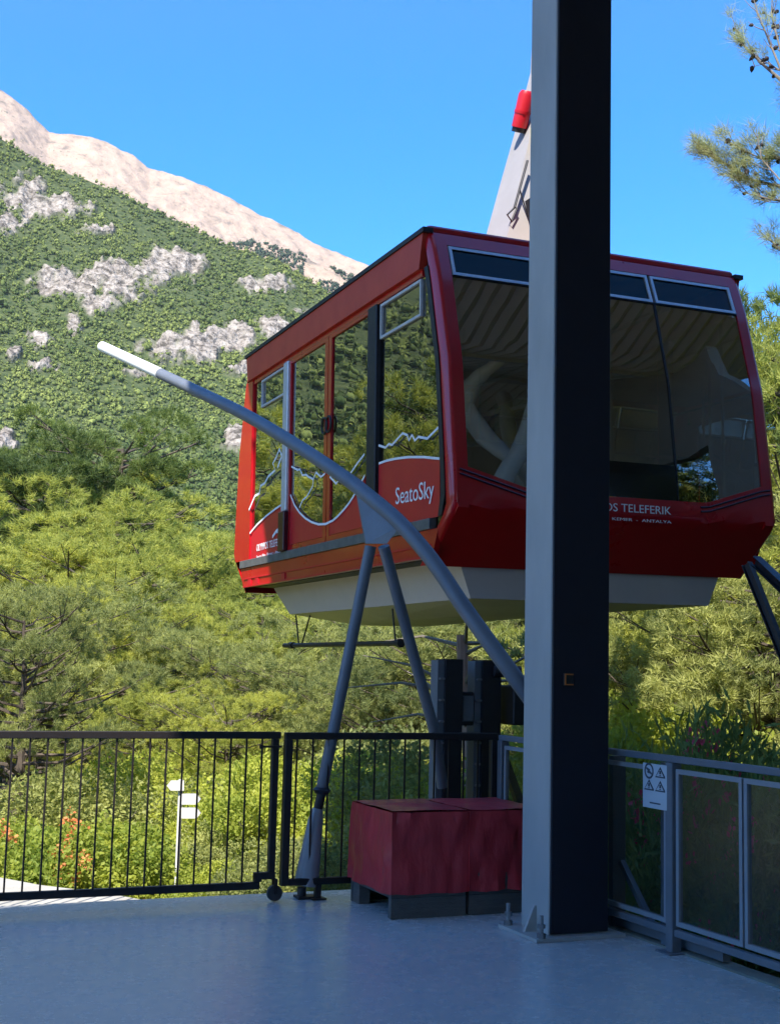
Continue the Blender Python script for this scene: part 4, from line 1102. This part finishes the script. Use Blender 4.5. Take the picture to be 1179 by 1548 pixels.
# ================================================================== CABIN
CO = Vector((4.636, 12.83, 2.5))
TILT = math.radians(-0.9)
cb = thing('cable_car_cabin', 'large red cable car cabin with glazed sides and white hanger arriving at the platform', 'cable car', tuple(CO))
cb.rotation_euler = (0, TILT, math.radians(23))
CM = Matrix.Translation(FR @ CO) @ FR @ Matrix.Rotation(TILT, 4, 'Y')
CI = CM.inverted()
def cab(px, py, a=None, b=None):
    """point of the cabin, in its own axes, where a sight line meets its side (a) or a cross plane (b)"""
    o = CI @ Vector(CAM); d = CI.to_3x3() @ Vector(ray(px, py))
    t = ((a - CO.x) - o.x) / d.x if a is not None else ((b - CO.y) - o.y) / d.y
    return o + d * t + CO
AL, AR = 4.636, 8.03
ZP = [2.44, 2.60, 2.90, 3.35, 4.20, 5.00, 5.30, 5.42, 5.46]
BP = [10.12, 9.95, 9.60, 9.64, 9.74, 9.95, 10.06, 10.12, 10.2]
def prof(z): return float(np.interp(z, ZP, BP))
def cabf(px, py, off=0.0):
    p = cab(px, py, b=9.8)
    for _ in range(5): p = cab(px, py, b=prof(p.z) - off)
    return p
def gb(x): return float(np.interp(x, [4.80, 5.45, 7.22, 7.87], [3.25, 3.075, 3.075, 3.27]))

def fpatch(mb, x0, x1, zlo, zhi, nx=6, nz=8, off=0.0, th=.035, far=False, xins=None):
    zl = zlo if callable(zlo) else (lambda x: zlo); zh = zhi if callable(zhi) else (lambda x: zhi)
    def P(i, j, o):
        x = x0 + (x1 - x0) * i / nx; z = zl(x) + (zh(x) - zl(x)) * j / nz; b = prof(z) - o
        return (x, 25.66 - b if far else b, z)
    k = len(mb.v)
    for o in ((off, off - th) if th else (off,)):
        for j in range(nz + 1):
            for i in range(nx + 1): mb.v.append(P(i, j, o))
    S = (nx + 1) * (nz + 1)
    for j in range(nz):
        for i in range(nx):
            q = k + j * (nx + 1) + i; f = (q, q + 1, q + nx + 2, q + nx + 1)
            mb.f.append(f[::-1] if far else f)
            if th: g = tuple(a + S for a in f[::-1]); mb.f.append(g[::-1] if far else g)
    if th:
        loop = [i for i in range(nx + 1)] + [j * (nx + 1) + nx for j in range(1, nz + 1)] + [nz * (nx + 1) + i for i in range(nx - 1, -1, -1)] + [j * (nx + 1) for j in range(nz - 1, 0, -1)]
        for u in range(len(loop)):
            p, q = loop[u], loop[(u + 1) % len(loop)]
            mb.f.append((k + q, k + p, k + p + S, k + q + S))
    return mb

for far in (False, True):
    nm = 'rear_shell' if far else 'front_shell'
    mb = MB(); mb.smooth = True
    fpatch(mb, AL + .06, 4.80, 2.44, 5.42, 2, 26, far=far)
    fpatch(mb, 7.87, AR - .06, 2.44, 5.42, 2, 26, far=far)
    fpatch(mb, 4.80, 7.87, 5.30, 5.42, 6, 3, far=far)
    fpatch(mb, 4.80, 7.87, 2.44, gb, 24, 10, far=far)
    # rounded corners running back to the side walls
    for (xa, xb, sgn) in ((AL, AL + .06, 1), (AR, AR - .06, -1)):
        k = len(mb.v); nz = 30; nc = 4
        for j in range(nz + 1):
            z = 2.44 + (5.42 - 2.44) * j / nz; b = prof(z)
            for c in range(nc + 1):
                t = c / nc * math.pi / 2
                x = xb - (xb - xa) * math.sin(t); bb = b + .10 * (1 - math.cos(t))
                mb.v.append((x, 25.66 - bb if far else bb, z))
        for j in range(nz):
            for c in range(nc):
                q = k + j * (nc + 1) + c; f = (q, q + nc + 1, q + nc + 2, q + 1)
                mb.f.append(f if (sgn > 0) == far else f[::-1])
    # header roll to the roof
    mb.build(nm, M['red'], cb)
MB().box(AL + .02, AR - .02, 10.16, 15.50, 5.425, 5.50, .02).build('roof', M['red'], cb)
MB().box(AL + .06, AR - .06, 10.2, 15.46, 5.36, 5.40).build('ceiling', M['interior'], cb)
MB().box(AL + .05, AR - .05, 10.15, 15.5, 2.70, 2.76).build('cabin_floor', M['cabin_floor'], cb)
MB().box(AL + .10, AR - .10, 10.3, 15.35, 2.50, 2.69).build('underframe', M['black'], cb)

# windscreens
PX = [(4.80, 5.77), (5.785, 6.91), (6.925, 7.87)]
for far in (False, True):
    for k, (x0, x1) in enumerate(PX):
        mb = MB(); mb.smooth = True; fpatch(mb, x0, x1, gb, 4.985, 8, 14, off=-.012, th=0, far=far); mb.build('windscreen_pane', M['glass_front'], cb)
        mb = MB(); t = .028
        fpatch(mb, x0 + .01, x1 - .01, 5.29 - t, 5.29, 3, 1, .008, .03, far); fpatch(mb, x0 + .01, x1 - .01, 5.0, 5.0 + t, 3, 1, .008, .03, far)
        fpatch(mb, x0 + .01, x0 + .01 + t, 5.0 + t, 5.29 - t, 1, 3, .008, .03, far); fpatch(mb, x1 - .01 - t, x1 - .01, 5.0 + t, 5.29 - t, 1, 3, .008, .03, far)
        v = mb.build('vent_window', M['silver'], cb, smooth=False)
        mb = MB(); fpatch(mb, x0 + .01 + t, x1 - .01 - t, 5.0 + t, 5.29 - t, 2, 2, -.008, 0, far); mb.build('pane', M['glass_vent'], v)
    for x0, x1 in ((5.771, 5.784), (6.911, 6.924)):
        mb = MB(); fpatch(mb, x0, x1, gb, 4.985, 1, 14, .002, .02, far); mb.build('mullion', M['black'], cb)
    mb = MB(); fpatch(mb, 4.80, 7.87, 4.987, 4.999, 6, 1, .0, .03, far); mb.build('transom', M['black'], cb)
mb = MB(); fpatch(mb, 5.79, 6.905, 3.082, 3.40, 6, 3, .0, .010); mb.build('black_panel', M['black_gloss'], cb)
# moulded lines in the red apron at the lower corners
for (xs0, xs1) in ((4.72, 5.50), (7.95, 7.15)):
    for dz in (-.045, -.085):
        mb = MB()
        P = []
        for t in np.linspace(0, 1, 9):
            x = xs0 + (xs1 - xs0) * t; z = float(np.interp(x, [4.6, 4.80, 5.45, 7.22, 7.87, 8.1], [3.30, 3.25, 3.075, 3.075, 3.27, 3.30])) + dz; P.append((x, prof(z) - .003, z))
        mb.tube(P, .010, 6); mb.build('apron_moulding', M['dark_red'], cb)
tb = cabf(1013, 777, .002); ta = cabf(912, 773, .002)
def tw(t): c = [v.co.x for v in text_mesh(t, 1.0).vertices]; return max(c) - min(c)
wful = (tb.x - ta.x) * tw('OLYMPOS TELEFERIK') / tw('OS TELEFERIK')
put_text('lettering', 'OLYMPOS TELEFERIK', (tb.x - wful, 9.597, tb.z - .008), (tb.x, 9.597, tb.z - .008), .072, (0, -1, 0), M['decal'], cb)
put_text('lettering', 'TEKIROVA  -  KEMER  -  ANTALYA', (tb.x - wful * .98, 9.597, tb.z - .088), (tb.x, 9.597, tb.z - .088), .026, (0, -1, 0), M['decal'], cb)

# sides
for S in (-1, 1):                                        # -1 the side facing the platform, 1 the far side
    A0 = AL if S < 0 else AR
    def sx(d): return A0 + S * d                          # d metres proud of the side
    def sbox(mb, b0, b1, z0, z1, d0, d1, bev=0):
        x = sorted((sx(d0), sx(d1))); return mb.box(x[0], x[1], b0, b1, z0, z1, bev)
    def spoly(mb, pts, d0, d1):
        return mb.hull([(sx(d0), b, z) for b, z in pts], [(sx(d1), b, z) for b, z in pts])
    mb = MB(); spoly(mb, [(10.22, 5.10), (15.44, 5.10), (15.52, 5.41), (10.14, 5.41)], -.04, .035); mb.build('roof_fascia', M['red_orange'], cb)
    mb = MB(); sbox(mb, 10.1, 15.56, 5.412, 5.455, -.05, .05); mb.build('gutter', M['black'], cb)
    mb = MB(); sbox(mb, 10.22, 15.44, 5.04, 5.098, -.05, .0); mb.build('lintel', M['red'], cb)
    # corner posts follow the slanted ends
    zz = [2.84, 2.95, 3.35, 4.2, 5.0, 5.098]
    mb = MB(); zf = [z for z in np.linspace(2.84, 5.098, 14)]
    spoly(mb, [(prof(z) + .101, z) for z in zf] + [(max(prof(z), 9.62) + .175, z) for z in zf[::-1]], -.05, .012); mb.build('corner_trim', M['black'], cb)
    mb = MB(); spoly(mb, [(25.66 - prof(z) - .10, z) for z in zz] + [(15.30, 5.098), (15.30, 2.84)], -.05, .010); mb.build('corner_post', M['red'], cb)
    mb = MB(); sbox(mb, 10.0, 15.66, 2.745, 2.838, -.05, .022, .004); mb.build('sill', M['grey_sill'], cb)
    mb = MB(); spoly(mb, [(9.98, 2.50), (15.55, 2.50), (15.68, 2.742), (9.86, 2.742)], -.05, .0); mb.build('skirt', M['red'], cb)
    mb = MB(); sbox(mb, 10.0, 15.5, 2.60, 2.615, 0, .012); sbox(mb, 10.0, 15.5, 2.50, 2.52, 0, .02)
    for b in (13.9, 14.9, 15.2): sbox(mb, b, b + .12, 2.525, 2.595, 0, .012)
    mb.build('skirt_rail', M['red_film'], cb)
    # posts between windows and doors
    mb = MB(); sbox(mb, 11.225, 11.44, 2.84, 5.038, -.05, .03, .01); mb.build('door_post', M['black'], cb)
    mb = MB(); sbox(mb, 13.86, 14.02, 3.30 if S < 0 else 2.84, 5.038, -.05, .035, .01); mb.build('door_post', M['silver'], cb)
    if S < 0:
        mb = MB(); sbox(mb, 13.84, 14.04, 2.84, 3.295, -.05, .06, .01); mb.build('door_motor_cover', M['dark_red'], cb)
    # windows beside the doors
    for (b0, b1, v0, v1) in ((10.182, 11.222, 10.24, 11.18), (14.022, 15.298, 14.06, 14.95)):
        near = b0 < 12; zf = list(np.linspace(2.84, 5.038, 14))
        ring = [(sx(-.02), (max(prof(z), 9.62) + .172) if near else b0, z) for z in zf] + [(sx(-.02), b1, z) for z in zf[::-1]]
        mb = MB(); mb.add(ring, [tuple(range(27, -1, -1)) if S > 0 else tuple(range(28))])
        wdw = mb.build('side_window', M['glass_side'], cb)
        t = .025; z0, z1 = 4.68, 5.02; mb = MB()
        sbox(mb, v0, v1, z1 - t, z1, -.018, .006); sbox(mb, v0, v1, z0, z0 + t, -.018, .006); sbox(mb, v0, v0 + t, z0 + t, z1 - t, -.018, .006); sbox(mb, v1 - t, v1, z0 + t, z1 - t, -.018, .006)
        vf = mb.build('vent_frame', M['silver'], wdw)
    # sliding door of two leaves
    for li, (b0, b1) in enumerate(((11.44, 12.60), (12.62, 13.86))):
        mb = MB(); d0, d1 = -.03, .0
        e0, e1 = (.03, .09) if li == 0 else (.09, .03)
        sbox(mb, b0, b0 + e0, 2.84, 5.038, d0, d1); sbox(mb, b1 - e1, b1, 2.84, 5.038, d0, d1)
        sbox(mb, b0 + e0, b1 - e1, 2.84, 2.90, d0, d1); sbox(mb, b0 + e0, b1 - e1, 5.0, 5.038, d0, d1)
        dr = mb.build('door', M['red'], cb)
        mb = MB(); mb.add([(sx(-.018), b0 + e0, 2.90), (sx(-.018), b1 - e1, 2.90), (sx(-.018), b1 - e1, 5.0), (sx(-.018), b0 + e0, 5.0)], [(0, 1, 2, 3) if S > 0 else (3, 2, 1, 0)])
        mb.build('pane', M['glass_side'], dr)
        hb = 12.55 if li == 0 else 12.67; hz = 4.08
        ring = [(sx(.012), hb + .075 * math.cos(t), hz + .085 * math.sin(t)) for t in np.linspace(0, 2 * math.pi, 17)]
        mb = MB(); mb.tube(ring, .013, 6, cap=False); mb.build('handle', M['black'], dr)

# red film and white drawing on the platform side
def sp2(px, py, d=.0): p = cab(px, py, a=AL - d); return (p.y, p.z)
def film(name, top, b_lo, b_hi, z_lo, d0=-.017, d1=-.004, m='red_film'):
    """red film: the area under a curve (list of b, z), cut straight at the sill"""
    top = sorted(top); mb = MB()
    for i in range(len(top) - 1):
        (ba, za), (bb_, zb) = top[i], top[i + 1]
        mb.hull([(AL - d0, ba, z_lo), (AL - d0, bb_, z_lo), (AL - d0, bb_, zb), (AL - d0, ba, za)][::-1], [(AL - d1, ba, z_lo), (AL - d1, bb_, z_lo), (AL - d1, bb_, zb), (AL - d1, ba, za)][::-1])
    return mb.build(name, M[m], cb)
def pl(pts, d=.0): return [sp2(x, y, d) for x, y in pts]
arcR = pl([(572, 702), (585, 697), (605, 693), (630, 691), (650, 691), (664, 693)])
arcR = [(min(max(b, 9.80), 11.22), z) for b, z in arcR]; film('red_film', arcR, 0, 0, 2.842)
zo2 = lambda L: [(340 + x / 3.275, 600 + y / 3.275) for x, y in L]
arcD = pl(zo2([(325, 485), (345, 535), (370, 573), (400, 602), (430, 620), (465, 631), (495, 628), (530, 612), (560, 588), (590, 557), (612, 530), (635, 495), (662, 450), (690, 390)]))
arcD = [(min(max(b, 11.445), 13.855), z) for b, z in arcD]
for i in range(len(arcD)):
    pass
film('red_film', arcD, 0, 0, 2.905)
arcL = pl(zo2([(100, 705), (120, 680), (160, 632), (205, 590), (250, 555), (297, 524), (318, 508)]))
arcL = [(min(max(b, 14.024), 15.296), z) for b, z in arcL]; film('red_film', arcL, 0, 0, 2.842)
def drawn(name, zpts, w=.022, d=.006, jag=False):
    P = [(AL - d, *sp2(x, y, d)) for x, y in zo2(zpts)]
    return MB().ribbon(P, w, (-1, 0, 0), .002).build(name, M['decal'], cb)
drawn('drawn_line', [(762, 330), (800, 316), (850, 305), (910, 298), (985, 298), (1062, 306)], .022)
drawn('drawn_line', [(325, 485), (345, 535), (370, 573), (400, 602), (430, 620), (465, 631), (500, 629), (535, 612), (562, 588), (590, 557), (612, 530), (635, 495), (662, 450), (693, 388)], .024)
drawn('drawn_line', [(117, 684), (160, 632), (205, 590), (250, 555), (297, 524)], .024)
drawn('mountain_outline', [(762, 240), (795, 251), (812, 233), (828, 238), (880, 180), (903, 189), (912, 215), (926, 188), (941, 216), (958, 198), (1002, 206), (1058, 150)], .022)
drawn('mountain_outline', [(120, 560), (150, 490), (172, 478), (178, 440), (198, 428), (215, 395), (250, 362), (238, 330), (255, 300), (271, 258), (280, 285), (300, 298)], .03, .014)
drawn('mountain_outline', [(262, 350), (272, 320), (284, 292), (290, 330), (296, 372)], .035)
drawn('mountain_outline', [(330, 345), (362, 362), (372, 358), (385, 388), (402, 385), (415, 396), (438, 408), (452, 374), (476, 396), (496, 380)], .022)
drawn('mountain_outline', [(438, 408), (436, 440), (420, 470), (405, 495), (385, 512), (370, 548)], .020)
drawn('mountain_outline', [(520, 395), (552, 430), (572, 398), (590, 408), (625, 375), (655, 330), (692, 283)], .022)
drawn('swoosh_logo', [(236, 694), (255, 665), (275, 647), (297, 636)], .035); drawn('swoosh_logo', [(258, 672), (275, 660), (297, 652)], .02)
q0_ = sp2(*zo2([(845, 532)])[0]); q1_ = sp2(*zo2([(1034, 497)])[0])
hS = .155
put_text('lettering', 'SeatoSky', (AL + .003, q0_[0], q0_[1]), (AL + .003, q1_[0], q1_[1]), hS, (-1, 0, 0), M['decal'], cb)
q0_ = sp2(*zo2([(157, 765)])[0]); q1_ = sp2(*zo2([(297, 728)])[0])
put_text('lettering', 'OLYMPOS TELEFERIK', (AL + .003, q0_[0], q0_[1]), (AL + .003, 14.05, q0_[1] + (q1_[1] - q0_[1])), .085, (-1, 0, 0), M['decal'], cb)
q0_ = sp2(*zo2([(157, 800)])[0])
put_text('lettering', 'Sea to Sky - Kemer - Antalya', (AL + .003, q0_[0], q0_[1]), (AL + .003, 14.05, q0_[1] + .01), .035, (-1, 0, 0), M['decal'], cb)

# interior: grab bars, side rails
for (a, b) in ((5.3, 11.3), (7.3, 11.3), (5.3, 14.3), (7.3, 14.3), (6.33, 12.8)):
    MB().tube([(a, b, 2.76), (a, b, 5.36)], .018, 8).build('grab_pole', M['steel_bar'], cb)
mb = MB(); mb.tube([(AR - .12, 10.5, 3.55), (AR - .12, 15.2, 3.55)], .018, 8).tube([(5.0, 10.3, 3.6), (7.7, 10.3, 3.6)], .018, 8).tube([(5.0, 15.3, 3.6), (7.7, 15.3, 3.6)], .018, 8)
mb.tube([(5.3, 10.6, 5.1), (5.3, 15.1, 5.1)], .015, 8).tube([(7.3, 10.6, 5.1), (7.3, 15.1, 5.1)], .015, 8)
mb.build('handrail', M['steel_bar'], cb)
MB().box(5.15, 5.75, 10.25, 10.5, 2.77, 3.6, .02).build('console', M['dark_steel'], cb)

# grey box below the floor, with a shallow pan
x0, x1, y0, y1 = 4.98, 7.78, 10.16, 15.38; ti = .13
mb = MB()
bot = [(x0 + ti, y0 + ti * .2, 2.17), (x1 - ti, y0 + ti * .2, 2.17), (x1 - ti, y1 - ti * 2, 2.17), (x0 + ti, y1 - ti * 2, 2.17)]
top = [(x0, y0, 2.50), (x1, y0, 2.50), (x1, y1, 2.50), (x0, y1, 2.50)]
bt = mb.hull(bot, top).build('underfloor_box', M['pale_panel'], cb)
pn = [(x0 + ti + .01, y0 + .04, 2.169), (x1 - ti - .01, y0 + .04, 2.169), (x1 - ti - .01, y1 - ti * 2 - .02, 2.169), (x0 + ti + .01, y1 - ti * 2 - .02, 2.169)]
pb = [(5.6, 11.3, 2.06), (6.4, 11.3, 2.06), (6.4, 14.0, 2.02), (5.6, 14.0, 2.02)]
MB().hull(pb, pn).build('pan', M['cream_pan'], bt)
MB().box(x0 + .05, x1 - .05, y0 + .1, y1 - .1, 2.502, 2.53).build('spacer', M['black'], cb)
bA = cab(430, 973, a=5.2); bB = cab(604, 976, a=5.2)
zb = (bA.z + bB.z) / 2
gb_ = MB().tube([(5.2, bA.y, zb), (5.2, bB.y, zb)], .028, 12).tube([(5.2, bB.y - .04, zb), (5.2, bB.y + .03, zb)], .045, 12).tube([(5.2, bA.y - .36, zb), (5.2, bA.y - .24, zb)], .042, 12).build('underfloor_bar', M['dark_steel'], cb)
h1 = cab(447, 948, a=5.2); h2 = cab(470, 942, a=5.2); h0 = cab(452, 972, a=5.2)
MB().tube([(5.2, h1.y, 2.18), (5.2, h0.y, zb)], .010, 8).tube([(5.2, h2.y, 2.18), (5.2, h0.y - .1, zb)], .010, 8).tube([(5.2, bB.y + .1, zb), (5.2, bB.y + .2, 2.18)], .010, 8).build('bracket', M['dark_steel'], cb)

# hanger
def hp(px, py, b): p = cab(px, py, b=b); return p
fb0, fb1 = 11.35, 11.72
F = [hp(758, 358, fb0), hp(789, 257, fb0 + .12), hp(811, 162, fb0 + .24), hp(826, 90, fb0 + .33)]
mb = MB()
rings = []
zs = [5.42, F[1].z, F[2].z, F[3].z, 8.9, 11.5]
la = [F[0].x - (F[0].z - 5.42) * .24, F[1].x, F[2].x, F[3].x, F[3].x + .05, F[3].x + .05]
fb = [11.22, fb0 + .12, fb0 + .24, fb0 + .33, fb0 + .36, fb0 + .4]
hg_mat = mat('hanger off white paint', (0.33, 0.31, 0.30), 0.5, noise=0.1, nscale=3)
wd = [.62, .56, .50, .46, .44, .44]; dp = [.62, .50, .42, .36, .34, .30]
for z, a, b, w_, d_ in zip(zs, la, fb, wd, dp): rings.append([(a, b, z), (a + w_, b, z), (a + w_, b + d_, z), (a, b + d_, z)])
for r_a, r_b in zip(rings[:-1], rings[1:]):
    k = len(mb.v); mb.v += r_a + r_b
    for j in range(4): mb.f.append((k + j, k + (j + 1) % 4, k + 4 + (j + 1) % 4, k + 4 + j))
hg_ = mb.build('hanger', hg_mat, cb)
p = cab(783, 200, a=6.45); q = cab(797, 137, a=6.45)
MB().tube([p, p.lerp(q, .12)], .075, 14).build('lamp_end', M['black'], hg_)
MB().tube([p.lerp(q, .12), p.lerp(q, .9), q], [.085, .085, .06], 16).tube([p.lerp(q, .45), p.lerp(q, .52)], .090, 16).build('red_canister', M['red_film'], hg_)
p = cab(773, 330, b=11.30); q = cab(797, 243, b=11.38); m_ = p.lerp(q, .5)
mb = MB(); mb.tube([q, p.lerp(q, .18)], .014, 8); l_ = p.lerp(q, .18); mb.tube([l_, p + Vector((-.05, 0, .03)), p + Vector((.0, 0, -.03)), l_ + Vector((.03, 0, 0)), l_], .010, 6)
mb.tube([m_, m_ + Vector((.10, 0, -.28))], .008, 6)
mb.build('lever', M['black'], hg_)
p = cab(806, 208, b=11.44)
MB().box(p.x - .035, p.x + .12, 11.40, 11.44, p.z - .09, p.z + .10).build('yellow_plate', M['yellow'], hg_)
p = cab(797, 318, b=11.28)
MB().hull([(p.x - .02, 11.10, p.z + .10), (p.x + .3, 11.10, p.z + .14), (p.x + .3, 11.30, p.z + .14), (p.x - .02, 11.30, p.z + .10)], [(p.x + .05, 11.10, p.z - .17), (p.x + .3, 11.10, p.z - .2), (p.x + .3, 11.30, p.z - .2), (p.x + .05, 11.30, p.z - .17)]).build('bracket', M['dark_steel'], hg_)

# ---- the summer haze over the valley
hz = bpy.data.materials.new('thin haze'); hz.use_nodes = True
hn = hz.node_tree.nodes; hn.remove(hn['Principled BSDF'])
pv = hn.new('ShaderNodeVolumePrincipled'); pv.inputs['Color'].default_value = (0.82, 0.90, 1.0, 1); pv.inputs['Density'].default_value = HAZE
pv.inputs['Anisotropy'].default_value = 0.2
hz.node_tree.links.new(pv.outputs[0], hn['Material Output'].inputs['Volume'])
mb = MB(); mb.box(-4300, 4300, -4300, 4300, -260, 2300)
mb.build('haze', hz, frame=False, org=(0, 0, 0), kind='stuff')

for o in bpy.data.objects:
    if '_o' in o: del o['_o']
